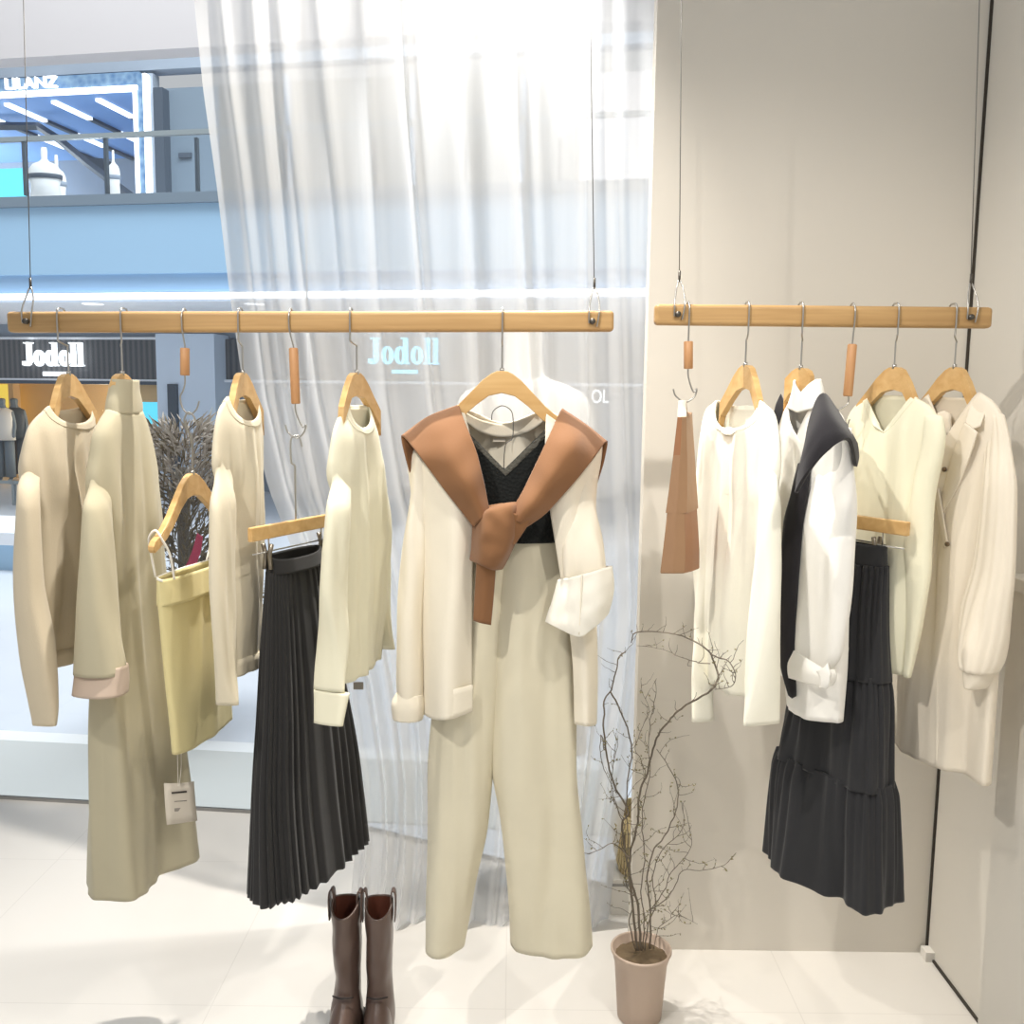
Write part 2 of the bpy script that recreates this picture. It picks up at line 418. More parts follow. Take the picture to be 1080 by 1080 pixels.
def hanger(fr, ztop, label, zhook=None, scale=1.0, hookpts=None, wid=1.0, curve=0.012, sag=1.0, smax=.1):
    if hookpts is not None or abs(fr.a.y) < .1: smax = .3
    t = thing('coat_hanger', (fr.H.x, fr.H.y, ztop), label, 'hanger', 'wooden coat hangers')
    near = {'L': -1, 'R': 1, 'C': 0}[fr.near] if smax < .2 else 0
    def half_prof(side):
        sm = smax*.72 if side == near else smax; ex = .75 if side == near else .12
        if near == 0: ex = 0
        top_ = [(min(x, sm)*wid, (z if x < sm else z+(x-sm)*.45)*sag-ex*max(0, min(x, sm)-.03)) for x, z in HPROF_T]
        bot_ = [(min(x, sm)*wid, (z if x < sm else z+(x-sm)*.2)*sag-ex*max(0, min(x, sm)-.03)) for x, z in HPROF_B]
        return top_+bot_
    right = half_prof(1); left = half_prof(-1)
    poly = right+[(-x, z) for x, z in left[-2:0:-1]]
    bm = bmesh.new(); fs = []
    n = len(poly)
    for d in (-1, 1):
        ring = []
        for x, z in poly:
            nn = curve*(abs(x)/0.2)**2*1.6-curve*0.3
            ring.append(bm.verts.new(fr.W(x, nn+d*0.0075, ztop+z)))
        fs.append(ring)
    half = len(right)
    def strip(ring, flip):
        # quads between top and bottom profile
        nt_ = len(HPROF_T)
        for sgn in (1, -1):
            tp = [i for i in range(nt_)]; bt = [half-1-i for i in range(nt_)]
            def idx(i):
                if sgn == 1 or i == 0: return i
                return i if i == half-1 else (n-i) % n
            for i in range(nt_-1):
                q = [idx(tp[i]), idx(tp[i+1]), idx(bt[i+1]), idx(bt[i])]
                v = [ring[k] for k in q]
                if len(set(v)) >= 3:
                    try: bm.faces.new(v)
                    except ValueError: pass
    strip(fs[0], 0); strip(fs[1], 1)
    for i in range(n):
        try: bm.faces.new((fs[0][i], fs[0][(i+1) % n], fs[1][(i+1) % n], fs[1][i]))
        except ValueError: pass
    obj('hanger_arms', bm, M['hang'], t, smooth=False, bev=0.0025)
    wire('hook', [hookpts if hookpts else hook_path(fr, ztop, railz(zhook), xr=P(zhook, 330, RY-.02).x)], 0.0021, M['steel'], t)
    bm = bmesh.new(); sweep(bm, [fr.W(0, 0, ztop-0.004), fr.W(0, 0, ztop+0.006)], 0.005, 12); obj('ferrule', bm, M['steel'], t)
    return t
def ext_hook(px, grip, low, label, tilt=0.0):
    """swivel extension hook: wire over the rail, wooden grip, S-shaped lower hook. grip=(px,py0,py1) low=(pxL,pxR,pyBottom)"""
    zr = railz(px); X = P(px, 340, RY).x
    t = thing('extension_hook', (X, RY, zr), label, 'hook', 'extension hooks with wooden grips')
    g0 = P(grip[0], grip[1], RY-0.012); g1 = P(grip[0]+tilt, grip[2], RY-0.012)
    wire('top_hook', [[(X, RY+0.021, zr), (X, RY+0.02, zr+RH/2-0.006), (X, RY, zr+RH/2+0.007), (X, RY-0.0195, zr+RH/2-0.006), (X, RY-0.021, zr-0.01), (X*0.7+g0.x*0.3, RY-0.018, zr-RH/2-0.005), (g0.x, g0.y, g0.z+0.004), (g0.x, g0.y, g0.z-0.01)]], 0.0019, M['steel'], t)
    bm = bmesh.new(); sweep(bm, [g0, g0+(g1-g0)*0.02, g0+(g1-g0)*0.98, g1], 0.0105, 16, rfun=lambda q: 0.85 if q in (0, 1) else 1)
    obj('wooden_grip', bm, M['grip'], t)
    L, Rr, yb = low
    c = (L+Rr)/2; Y = RY-0.012
    pts = [g1+Vector((0, 0, 0.01)), P(grip[0]+tilt, grip[2]+8, Y)]
    if grip[3] == 'R':     # belly to the right
        pts += [P(Rr-4, grip[2]+24, Y), P(Rr, yb-14, Y), P(Rr-3, yb-5, Y), P(c, yb, Y), P(L+2, yb-6, Y), P(L-1, yb-14, Y)]
    else:
        pts += [P(L+3, grip[2]+16, Y), P(L, yb-18, Y), P(L+3, yb-6, Y), P(c, yb, Y), P(Rr-3, yb-5, Y), P(Rr, yb-14, Y)]
    wire('lower_hook', [pts], 0.0019, M['steel'], t)
    return t, P(c, yb, Y)
def zpx(px, py, Y=RY): return P(px, py, Y).z

# ================================================================= LEFT RAIL
# --- 1 oatmeal crew sweater
f1 = Fr(70, 84)
hanger(f1, zpx(66, 394), 'wooden hanger inside the oatmeal crew-neck sweater at the end of the long rail', 60, smax=.105)
t = thing('sweater', f1.W(0, 0, zpx(60, 430)), 'oatmeal crew-neck knit sweater at the window end of the long rail', 'sweater')
b, lp, ss = tube('body', f1, [(430, 49, 97, .045), (440, 38, 100, .05), (452, 30, 103, .052), (472, 24.5, 105, .056), (496, 21.5, 106, .058), (520, 25, 107, .06), (550, 36, 107, .062), (640, 38, 106, .064), (712, 42, 102, .055)], M['g1'], t, dropF=.04, dropB=.012, vd=.3, wr=.012, seed=1.1, folds=[(7, .0, .004, 1, 2)])
band('neckband', lp[0], lp[1], .022, M['g1'], b)
band('hem_rib', lp[2], lp[3], .04, M['g1'], t, up=0.0)
sl = [(470, 31, 40, .02), (496, 22.5, 42, .036), (518, 18.5, 42, .04), (540, 17, 42, .042), (620, 17, 46, .045), (690, 20, 57, .045), (745, 27, 58, .035), (771, 31, 56, .026)]
s_, lp, sd = tube('sleeve', f1, sl, M['g1'], t, N=64, wr=.007, seed=3.3, capt=True, folds=[(3, 0, .004, 0, 1)])
c0 = ss[2]['c']
tube('sleeve', f1, sd, M['g1'], t, N=48, m=36, raw=True, mirror=c0, wr=.006, seed=5, capt=True)
# --- 2 taupe long coat dress with rolled collar and turned cuffs
f2 = Fr(127, 80)
hanger(f2, zpx(129, 394), 'wooden hanger holding the long taupe roll-neck dress', 127, smax=.05)
t = thing('dress', f2.W(0, 0, zpx(127, 430)), 'long taupe roll-neck knit dress with turned-up cuffs on the long rail', 'dress')
b, lp, ss = tube('body', f2, [(431, 113, 149, .05), (446, 103, 154, .055), (460, 97, 157, .058), (482, 94, 161, .06), (510, 91, 165, .062), (540, 94, 168, .066), (580, 102, 172, .07), (640, 99, 178, .08), (800, 93, 193, .15), (967, 93, 203, .2)], M['g2'], t, N=128, m=90, pw=.7, dropF=.01, wr=.016, wk=11, wz=.9, seed=8.2, folds=[(5, 0, .012, .8, .6), (9, 0, .006, 2, .5)])
tube('roll_collar', f2, [(400, 118, 146, .046), (412, 116, 147, .05), (428, 113, 150, .056), (437, 112, 150, .057)], M['g2'], t, m=16, wr=.003, seed=2, solid=.006, vd=0)
sl = [(484, 99, 110, .02), (510, 91.5, 116, .036), (540, 87, 118, .045), (640, 82, 126, .05), (722, 79, 133, .052)]
s_, lp, sd = tube('sleeve', f2, sl, M['g2'], t, N=64, wr=.006, seed=4.1, capt=True)
tube('turned_cuff', f2, [(713, 80, 134, .056), (730, 78, 135, .057), (745, 76, 134, .056)], M['g2c'], s_, N=64, m=12, wr=.002, solid=.006, vd=0)
tube('sleeve', f2, sd, M['g2'], t, N=48, m=36, raw=True, mirror=ss[2]['c'], wr=.006, seed=5, capt=True)
# --- 3 lemon camisole hung from extension hook
h3, q3 = ext_hook(195, (195, 367, 396, 'L'), (190, 210, 437), 'extension hook with a short wooden grip above the lemon camisole')
f3 = Fr(203, 78, ref=(P(203, 500, RY).x, RY, 0))
zt3 = zpx(203, 499)
hp = [(f3.H.x, RY, zt3-.01), (f3.H.x, RY, zt3+.07), (f3.H.x-.006, RY-.008, zt3+.1), (q3.x-.012, RY-.014, q3.z-.014), (q3.x-.004, RY-.013, q3.z+.004), (q3.x+.008, RY-.012, q3.z-.002), (q3.x+.016, RY-.01, q3.z-.026)]
hanger(f3, zt3, 'bare honey-coloured wooden hanger carrying the lemon strap camisole', hookpts=hp)
t = thing('camisole', f3.W(0, 0, zpx(200, 612)), 'lemon yellow knit camisole with thin straps on the long rail', 'camisole')
b, lp, ss = tube('body', f3, [(610, 166, 234, .035), (640, 167, 237, .05), (700, 172, 241, .055), (797, 182, 245, .05)], M['g3'], t, dropF=.012, vd=.2, wr=.005, seed=9.5)
band('top_binding', lp[0], lp[1], .006, M['sheerstrap'], t, ribs=False, th=.003)
tube('bust_band', f3, [(612, 166, 235, .044), (641, 166, 238.5, .058)], M['g3'], t, m=10, vd=0, tk=.5, solid=.004)
s0 = ss[0]
for su in (-.8, .8):
    uu = s0['c']+s0['hw']*su; ua = .163*(1 if su > 0 else -1)
    arm = f3.W(ua, .004, zt3-.118)
    za = s0['z']
    wire('shoulder_strap', [[f3.W(uu, .022, za-.006), f3.W(uu*.55+ua*.45, .024, za*.5+arm.z*.5), f3.W(ua, .018, arm.z-.012), f3.W(ua, .004, arm.z+.005), f3.W(ua, -.012, arm.z-.012), f3.W(uu*.55+ua*.45, -.022, za*.5+arm.z*.5), f3.W(uu, -.024, za-.004)]], .0027, M['sheerstrap'], t)
# --- price tag
pt = P(189, 846, 2.13)
t = thing('price_tag', P(188, 800, 2.13), 'white square price tag hanging below the lemon camisole', 'tag')
patch('card', [[(173, 826, 2.12), (190, 826, 2.15), (204.5, 824, 2.18)], [(174, 848, 2.12), (191, 847, 2.15), (206, 845, 2.18)], [(176, 870, 2.12), (192, 868, 2.15), (208, 865.5, 2.18)]], M['paper'], t, 2, 2, solid=.001)
def tagline(x0, y0, x1, y1, h, mat):
    def q(x, y): return P(x, y, 2.12+(x-174)/31*.06-.0035)
    patch('print', [[q(x0, y0), q(x1, y1)], [q(x0, y0+h), q(x1, y1+h)]], mat, t, 1, 1, solid=.0004)
tagline(181, 835.5, 197, 834, 1.8, M['ink']); tagline(184, 845, 197, 844, .8, M['inkl'])
tagline(184, 852.5, 198, 851.5, 3.4, M['inkl']); tagline(185, 860, 196, 859, 1.0, M['inkl'])
wire('string', [[P(187, 790, 2.14), P(187.5, 810, 2.14), P(188, 829, 2.135)], [P(191, 790, 2.15), P(191, 810, 2.145), P(189, 829, 2.14)]], .0006, M['sheerstrap'], t)
# --- 4 sand sweater
f4 = Fr(255, 83)
hanger(f4, zpx(254, 393), 'wooden hanger inside the sand knit sweater between camisole and pleated skirt', 251)
t = thing('sweater', f4.W(0, 0, zpx(252, 425)), 'sand crew-neck knit sweater hanging between the camisole and the pleated skirt', 'sweater')
b, lp, ss = tube('body', f4, [(420, 238, 273, .04), (431, 231, 275, .046), (444, 227.5, 276, .048), (464, 225, 277, .05), (488, 223.5, 277, .052), (515, 230, 277, .055), (545, 238, 277, .057), (640, 238, 276, .056), (722, 236, 273, .048)], M['g4'], t, dropF=.055, dropB=.01, wr=.011, seed=11, vd=.3)
band('neckband', lp[0], lp[1], .02, M['g4'], b)
band('hem_rib', lp[2], lp[3], .04, M['g4'], t, up=0.0)
sl = [(464, 229, 239, .016), (490, 224, 244, .03), (540, 222, 246, .036), (640, 221, 248, .036), (720, 225, 252, .034), (752, 228, 252, .03)]
s_, lp, sd = tube('sleeve', f4, sl, M['g4'], t, N=64, wr=.006, seed=13, capt=True)
tube('sleeve', f4, sd, M['g4'], t, N=48, m=36, raw=True, mirror=ss[2]['c'], wr=.006, seed=15, capt=True)
# --- 5 pleated black skirt on clip hanger
h5, q5 = ext_hook(307, (309.5, 367, 426, 'R'), (302, 323, 462), 'extension hook with a long brown wooden grip above the pleated black skirt', tilt=2.5)
def clip_hanger(fr, q, zbar, half, label, rodx=0.0, clips=(-.105, .105), zw=None):
    t = thing('clip_hanger', (fr.H.x, fr.H.y, zbar), label, 'hanger', 'wooden clip hangers')
    H = fr.H
    pts = [(H.x, H.y, zbar), (H.x, H.y, zbar+.12)] if q is not None and q.z-zbar > .16 else [(H.x, H.y, zbar)]
    if q is not None:
        pts += [(H.x, H.y, q.z-.065), (H.x-.006, H.y-.004, q.z-.06), (q.x-.013, q.y, q.z-.05), (q.x-.013, q.y, q.z-.008), (q.x-.006, q.y, q.z+.004), (q.x+.006, q.y+.002, q.z+.003), (q.x+.012, q.y+.003, q.z-.02)]
    wire('hook', [pts], .002, M['steel'], t, k=3)
    bm = bmesh.new()
    vs = add_box(bm, (-half, -.006, -.016), (half, .006, .016))
    for v in bm.verts:
        v.co = fr.W(v.co.x, v.co.y, zbar+v.co.z)
    obj('bar', bm, M['hang'], t, smooth=False, bev=.003)
    wire('clip_rod', [[fr.W(-half*.95, 0, zbar-.045), fr.W(half*.95, 0, zbar-.045)], [fr.W(-.1, 0, zbar-.045), fr.W(-.1, 0, zbar-.012)], [fr.W(.1, 0, zbar-.045), fr.W(.1, 0, zbar-.012)]], .0018, M['steel'], t, k=1)
    for c in clips:
        bm = bmesh.new()
        for s in (-1, 1):
            sweep(bm, [fr.W(c, s*.012, zbar-.028), fr.W(c, s*.005, zbar-.052), fr.W(c, s*.009, zbar-.085)], .0055, 8)
        obj('clip', bm, M['clip'], t)
    return t
f5 = Fr(314, 66, ref=(P(312, 550, RY).x, RY, 0))
zb5 = zpx(308, 555)
clip_hanger(f5, q5, zb5, .165, 'wooden bar clip hanger gripping the pleated black skirt')
t = thing('pleated_skirt', f5.W(0, 0, zpx(300, 590)), 'long black knife-pleated midi skirt clipped under the long rail', 'skirt')
def pleat(name, fr, secs, mat, par, k, a0, a1, m=60, N=240, wr=0, seed=0, solid=.002):
    PW = .7; ss = [solve(fr, s, PW) for s in secs]; rs = interp(ss, m)
    bm = bmesh.new(); rings = []
    for r in rs:
        v = r['v']; ring = []
        for j in range(N):
            th = 2*PI*j/N; cs, sn = math.cos(th), math.sin(th)
            x = (k*th/(2*PI)+.25*math.sin(th*3)) % 1.0
            tri = (x/.8 if x < .8 else (1-x)/.2)-.5
            am = a0+(a1-a0)*v
            lo = noise.noise(Vector((cs*2+seed, sn*2, r['z']*.8)))*wr*2*v
            d = am*tri+lo
            u = r['c']+(r['hw']+d*.7)*sgp(cs, PW); n = r['n']+(r['t']+d)*sgp(sn, PW)
            ring.append(bm.verts.new(fr.W(u, n, r['z'])))
        rings.append(ring)
    for i in range(m-1):
        for j in range(N):
            bm.faces.new((rings[i][j], rings[i][(j+1) % N], rings[i+1][(j+1) % N], rings[i+1][j]))
    lp = ([q.co.copy() for q in rings[0]], [q.co.copy() for q in rings[1]])
    return obj(name, bm, mat, par, solid=solid), lp
b, lp = pleat('skirt_body', f5, [(604, 281, 339, .022), (680, 276, 350, .034), (760, 272, 362, .042), (860, 267, 374, .05), (963, 264, 383, .07)], M['g5'], t, 34, .003, .016, wr=.012)
tube('waistband', f5, [(587, 282, 338, .022), (606, 281, 339, .03)], M['g5'], t, m=8, dropF=.012, vd=2, solid=.004)
# --- 6 cream blouse
f6 = Fr(376, 70)
hanger(f6, zpx(373, 393), 'wooden hanger inside the cream blouse beside the tied-scarf outfit', 369)
t = thing('blouse', f6.W(0, 0, zpx(371, 430)), 'cream collarless blouse with gathered cuffs beside the pleated skirt', 'blouse')
b, lp, ss = tube('body', f6, [(430, 365, 391, .035), (441, 357, 395, .044), (455, 351.5, 398, .048), (476, 348, 400, .05), (500, 346, 403, .053), (530, 352, 406, .06), (580, 356, 411, .065), (650, 354, 410, .066), (722, 352, 405, .056)], M['g6'], t, dropF=.05, wr=.013, seed=21, vd=.3, folds=[(5, 0, .008, .5, 1)])
band('neckband', lp[0], lp[1], .018, M['g6'], b, ribs=False)
sl = [(476, 353, 364, .016), (502, 346.5, 368, .034), (540, 344, 368, .042), (620, 339, 368, .045), (690, 338, 368, .045), (735, 338, 362, .036)]
s_, lp, sd = tube('sleeve', f6, sl, M['g6'], t, N=64, wr=.009, seed=23, capt=True)
tube('cuff', f6, [(735, 338.5, 361, .042), (768, 338, 353, .034)], M['g6'], s_, N=64, m=12, wr=.002, solid=.005, vd=0)
tube('sleeve', f6, sd, M['g6'], t, N=48, m=36, raw=True, mirror=ss[2]['c'], fshift=.0, wr=.006, seed=25, capt=True)
bm = bmesh.new(); vs = add_box(bm, (-.012, -.001, -.012), (.012, .001, .006)); bmesh.ops.translate(bm, verts=bm.verts[:], vec=P(378, 722, 2.2)); obj('care_label', bm, M['clip'], t, smooth=False)

# ================================================================= CENTRE OUTFIT
fc = Fr(530, 0)
hanger(fc, zpx(530, 391), 'wooden hanger at the centre of the long rail, holding the cream cardigan and brown scarf', 530, curve=.006)
D = RY
t = thing('cardigan', (fc.H.x, D, zpx(530, 440)), 'open cream knit cardigan with white turned cuff at the centre of the long rail', 'cardigan')
rows = [
 [(489, 432, D), (462, 448, D), (434, 470, D+.01), (462, 447, D+.02), (489, 432, D+.02), (530, 446, D+.055), (574, 434, D+.02), (605, 448, D+.02), (634, 466, D+.01), (605, 449, D), (576, 434, D)],
 [(497, 470, D-.055), (466, 474, D-.06), (430, 488, D+.005), (462, 475, D+.06), (489, 465, D+.07), (530, 462, D+.075), (574, 465, D+.07), (605, 475, D+.06), (633, 484, D+.005), (604, 474, D-.06), (575, 470, D-.055)],
 [(501, 520, D-.085), (470, 520, D-.095), (434, 522, D), (460, 520, D+.07), (489, 520, D+.08), (530, 520, D+.08), (574, 520, D+.08), (605, 520, D+.07), (628, 520, D), (606, 520, D-.095), (578, 520, D-.085)],
 [(498, 600, D-.09), (472, 600, D-.11), (442, 600, D), (465, 600, D+.08), (489, 600, D+.08), (530, 600, D+.08), (574, 600, D+.08), (605, 600, D+.08), (627, 600, D), (612, 600, D-.1), (590, 600, D-.085)],
 [(497, 690, D-.09), (470, 690, D-.12), (444, 690, D), (465, 690, D+.08), (489, 690, D+.08), (530, 690, D+.08), (574, 690, D+.08), (605, 690, D+.08), (629, 690, D), (618, 690, D-.1), (604, 690, D-.085)],
 [(497, 748, D-.09), (470, 757, D-.12), (446, 752, D), (465, 745, D+.08), (489, 742, D+.08), (530, 740, D+.08), (574, 742, D+.08), (605, 745, D+.08), (628, 760, D), (619, 766, D-.1), (607, 766, D-.085)]]
patch('body', rows, M['card'], t, 10, 8, solid=.005, wr=.03, wf=(16, 4, 2.2), seed=3)
patch('hem_rib', [[(498, 722, D-.096), (470, 728, D-.127), (446, 724, D-.012)], [(498, 750, D-.096), (470, 759, D-.127), (446, 753, D-.012)]], M['card'], t, 4, 10, solid=.006)
# back neckband seen inside the opening
patch('neckband', [[(487, 433, D+.012), (505, 442, D+.045), (530, 447, D+.058), (556, 443, D+.045), (577, 434, D+.012)], [(486, 440, D+.005), (505, 455, D+.045), (530, 461, D+.058), (556, 456, D+.045), (577, 442, D+.005)]], M['card'], t, 4, 8, solid=.006)
bm = bmesh.new(); a = P(520, 462, D+.068); c_ = P(533, 466, D+.068); add_box(bm, (a.x, D+.064, c_.z), (c_.x, D+.067, a.z)); obj('neck_label', bm, M['paper'], t, smooth=False)
# sleeves
s_, _, _ = tube('sleeve', fc, [(478, 438, 452, .025), (510, 434, 454, .04, .01), (580, 425, 452, .045, .02), (650, 420, 449, .042, .02), (715, 420, 448, .036, .02), (738, 422, 447, .03, .02)], M['card'], t, N=64, wr=.008, seed=31, capt=True)
tube('turned_cuff', fc, [(730, 420, 446, .032, .02), (742, 414, 448, .036, .02), (757, 415, 445, .03, .02)], M['card'], s_, N=64, m=14, wr=.002, solid=.006, vd=0, seed=3)
s_, _, _ = tube('sleeve', fc, [(476, 606, 624, .025, .01), (500, 600, 626, .04, .02), (545, 596, 632, .042, .06), (585, 594, 639, .034, .098), (622, 598, 639, .022, .112)], M['card'], t, N=64, wr=.008, seed=33, capt=True)
CF = [[(589, 612, -.1), (600, 609, -.135), (618, 605, -.145), (634, 600, -.135), (644, 597, -.1), (620, 600, -.065), (589, 612, -.1)],
      [(583, 634, -.1), (597, 636, -.145), (616, 634, -.157), (635, 627, -.145), (646, 618, -.1), (620, 622, -.06), (583, 634, -.1)],
      [(578, 648, -.1), (594, 655, -.15), (613, 657, -.163), (633, 645, -.15), (644, 633, -.1), (620, 636, -.06), (578, 648, -.1)],
      [(576, 656, -.1), (593, 664, -.148), (612, 671, -.16), (631, 657, -.148), (641, 644, -.1), (620, 640, -.06), (576, 656, -.1)]]
patch('turned_cuff', [[(x, y, D+d) for x, y, d in r] for r in CF], M['cuffw'], s_, 6, 8, solid=.006, wr=.006, wf=(30, 4, 30), seed=6)
patch('cuff_seam', [[(613, 606, D-.1475), (614.2, 606, D-.1475)], [(612, 634, D-.16), (613.2, 634, D-.16)], [(610, 669, D-.163), (611.2, 669, D-.163)]], M['card'], s_, 5, 2, solid=.004)
# black lace camisole
t = thing('lace_camisole', (fc.H.x, D, zpx(530, 500)), 'black lace V-neck camisole worn under the brown scarf at the centre outfit', 'camisole')
b, lp, ss = tube('body', fc, [(449, 487, 578, .02), (480, 490, 582, .035), (520, 491, 588, .055), (569, 492, 592, .066)], M['lace'], t, dropF=.1, dropB=.1, vee=True, vd=1.0, wr=.004, seed=41, m=40)
b_ = band('lace_edging', lp[0], lp[1], .016, M['lacet'], t, up=0.0, ribs=False, th=.003)
# wire hanger inside
t = thing('wire_hanger', (fc.H.x, D-.0, zpx(530, 440)), 'thin clear wire hanger hooked inside the neck of the centre outfit', 'hanger')
wire('hook', [[P(518.5, 443, D-.02), P(520, 434, D-.02), (P(529, 428, D-.02)), P(538, 432, D-.02), P(541, 441, D-.02), P(540.5, 462, D-.02), P(533, 470, D-.02), P(531, 500, D-.01)]], .0011, M['cable'], t)
wire('frame', [[P(500, 512, D), P(531, 498, D), P(566, 512, D), P(531, 516, D), P(500, 512, D)]], .0016, M['cable'], t, k=3)
# trousers
t = thing('trousers', (fc.H.x, D, zpx(530, 600)), 'cream wide-leg trousers hanging below the black lace camisole at the centre', 'trousers')
pw = dict(N=96, m=70)
tube('trouser_leg', fc, [(560, 496, 546, .05), (620, 478, 536, .06), (700, 462, 528, .07), (800, 452, 520, .075), (860, 450, 514, .075), (930, 448, 500, .07), (992, 448, 488, .06)], M['trou'], t, wr=.012, wk=11, wz=1.2, seed=51, folds=[(3, 0, .006, 1.2, .5)], **pw)
tube('trouser_leg', fc, [(560, 524, 590, .05), (620, 524, 600, .06), (700, 520, 606, .07), (800, 520, 608, .075), (860, 528, 612, .075), (930, 535, 618, .07), (993, 540, 623, .065)], M['trou'], t, wr=.012, wk=11, wz=1.2, seed=53, folds=[(3, 0, .006, .4, .5)], **pw)
tube('waistband', fc, [(548, 498, 588, .045), (566, 496, 590, .05)], M['trou'], t, m=8, solid=.005, vd=0)
# brown scarf
t = thing('scarf', (fc.H.x, D-.1, zpx(530, 560)), 'brown scarf draped over the shoulders and knotted at the centre outfit', 'scarf')
patch('shoulder_drape', [[(436, 510, D+.02), (452, 486, D+.06), (486, 452, D+.08)], [(429, 485, D-.01), (450, 462, D+.05), (485, 438, D+.06)], [(424, 460, D+.0), (452, 440, D+.0), (484, 428, D+.0)], [(441, 479, D-.09), (468, 466, D-.11), (491, 448, D-.07)], [(463, 508, D-.12), (483, 493, D-.145), (502, 476, D-.1)], [(483, 534, D-.13), (498, 521, D-.16), (509, 506, D-.12)], [(500, 556, D-.14), (508, 547, D-.16), (515, 536, D-.13)]], M['scarf'], t, 8, 10, solid=.005, wr=.012, wf=(20, 10, 14))
patch('shoulder_drape', [[(627, 518, D+.02), (616, 488, D+.06), (598, 452, D+.08)], [(636, 488, D-.01), (622, 466, D+.05), (595, 442, D+.06)], [(640, 466, D+.0), (618, 449, D+.0), (592, 432, D+.0)], [(622, 488, D-.09), (603, 472, D-.12), (580, 459, D-.08)], [(601, 513, D-.12), (583, 502, D-.15), (566, 489, D-.11)], [(576, 540, D-.13), (562, 531, D-.165), (551, 520, D-.13)], [(554, 556, D-.13), (546, 550, D-.16), (538, 540, D-.13)]], M['scarf'], t, 8, 10, solid=.005, wr=.012, wf=(20, 10, 14), seed=4)
tube('knot_core', fc, [(534, 515, 544, .015, .11), (550, 505, 548, .025, .115), (572, 503, 542, .028, .115), (590, 503, 532, .02, .11)], M['scarf'], t, N=48, m=20, wr=.004, seed=61, capt=True, capb=True, vd=0)
patch('knot', [[(502, 546, D-.1), (515, 537, D-.13), (534, 531, D-.135), (549, 530, D-.1)], [(499, 549, D-.11), (514, 541, D-.165), (536, 535, D-.17), (551, 533, D-.11)], [(498, 566, D-.11), (512, 563, D-.178), (538, 558, D-.178), (549, 555, D-.11)], [(497, 582, D-.11), (510, 583, D-.178), (532, 582, D-.175), (541, 577, D-.11)], [(496, 590, D-.11), (508, 595, D-.168), (521, 600, D-.165), (530, 599, D-.11)], [(499, 589, D-.1), (509, 593, D-.13), (520, 597, D-.13), (528, 596, D-.1)]], M['scarf'], t, 7, 8, solid=.004, wr=.006, wf=(40, 4, 40))
patch('loose_end', [[(541, 541, D-.165), (560, 548, D-.15)], [(541, 556, D-.16), (551, 562, D-.15)], [(540, 574, D-.15), (543, 573, D-.145)]], M['scarf'], t, 5, 5, solid=.006)
patch('hanging_end', [[(504, 590, D-.14), (513, 592, D-.155), (522, 595, D-.14)], [(502, 622, D-.13), (511, 622, D-.145), (520, 624, D-.13)], [(500, 654, D-.13), (508, 657, D-.14), (517, 659, D-.13)]], M['scarf'], t, 6, 6, solid=.008)

# ================================================================= RIGHT RAIL
# --- 8 bag
h8, q8 = ext_hook(725, (726, 360, 389, 'R'), (711, 735, 424), 'extension hook with a short pale wooden grip holding the tan bag')
t = thing('leather_bag', P(716, 428, RY), 'tan leather tote bag hanging folded by its handle at the end of the short rail', 'bag')
def hexa(bm, pts):
    v = [bm.verts.new(p) for p in pts]
    for f in [(0,3,2,1),(4,5,6,7),(0,1,5,4),(1,2,6,5),(2,3,7,6),(3,0,4,7)]: bm.faces.new([v[i] for i in f])
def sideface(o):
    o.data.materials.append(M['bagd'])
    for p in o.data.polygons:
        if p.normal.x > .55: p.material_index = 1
bm = bmesh.new()
rowsb = [(536, (704, 722, 735)), (560, (701.5, 722.5, 736.5)), (585, (698.5, 723, 738)), (605, (696, 722, 738))]
def bagring(py, xs, puff=0.0):
    a, b_, c_ = xs; puff = 0
    return [P(a, py, 2.12), P((a+b_)/2, py+puff, 2.112), P(b_, py, 2.12), P((b_+c_)/2+.5, py-2, 2.18), P(c_, py-5, 2.26), P((a+c_)/2-3, py-6, 2.27), P(a+5, py-6, 2.27), P(a+1, py-2, 2.18)]
rings = [[bm.verts.new(q) for q in bagring(*r)] for r in rowsb]
for i in range(len(rings)-1):
    for j in range(8): bm.faces.new((rings[i][j], rings[i][(j+1) % 8], rings[i+1][(j+1) % 8], rings[i+1][j]))
bm.faces.new(rings[0]); bm.faces.new(rings[-1])
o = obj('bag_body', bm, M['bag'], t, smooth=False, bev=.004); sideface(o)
bm = bmesh.new()
rowsu = [(440, (714.5, 724, 730)), (480, (710, 724.8, 732.5)), (520, (705, 724.8, 735)), (541, (702, 724.5, 736.5))]
rings = [[bm.verts.new(q) for q in bagring(*r)] for r in rowsu]
for i in range(len(rings)-1):
    for j in range(8): bm.faces.new((rings[i][j], rings[i][(j+1) % 8], rings[i+1][(j+1) % 8], rings[i+1][j]))
bm.faces.new(rings[0]); bm.faces.new(rings[-1])
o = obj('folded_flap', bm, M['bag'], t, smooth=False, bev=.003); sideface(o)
patch('handle', [[(715, 441, 2.13), (719, 441, 2.125), (724, 441, 2.13)], [(715.5, 428, 2.17), (719, 427, 2.165), (724, 428, 2.17)], [(716, 424, 2.19), (719, 423, 2.19), (724, 424, 2.19)], [(717, 440, 2.26), (720, 440, 2.26), (726, 440, 2.26)]], M['paper'], t, 4, 3, solid=.003)
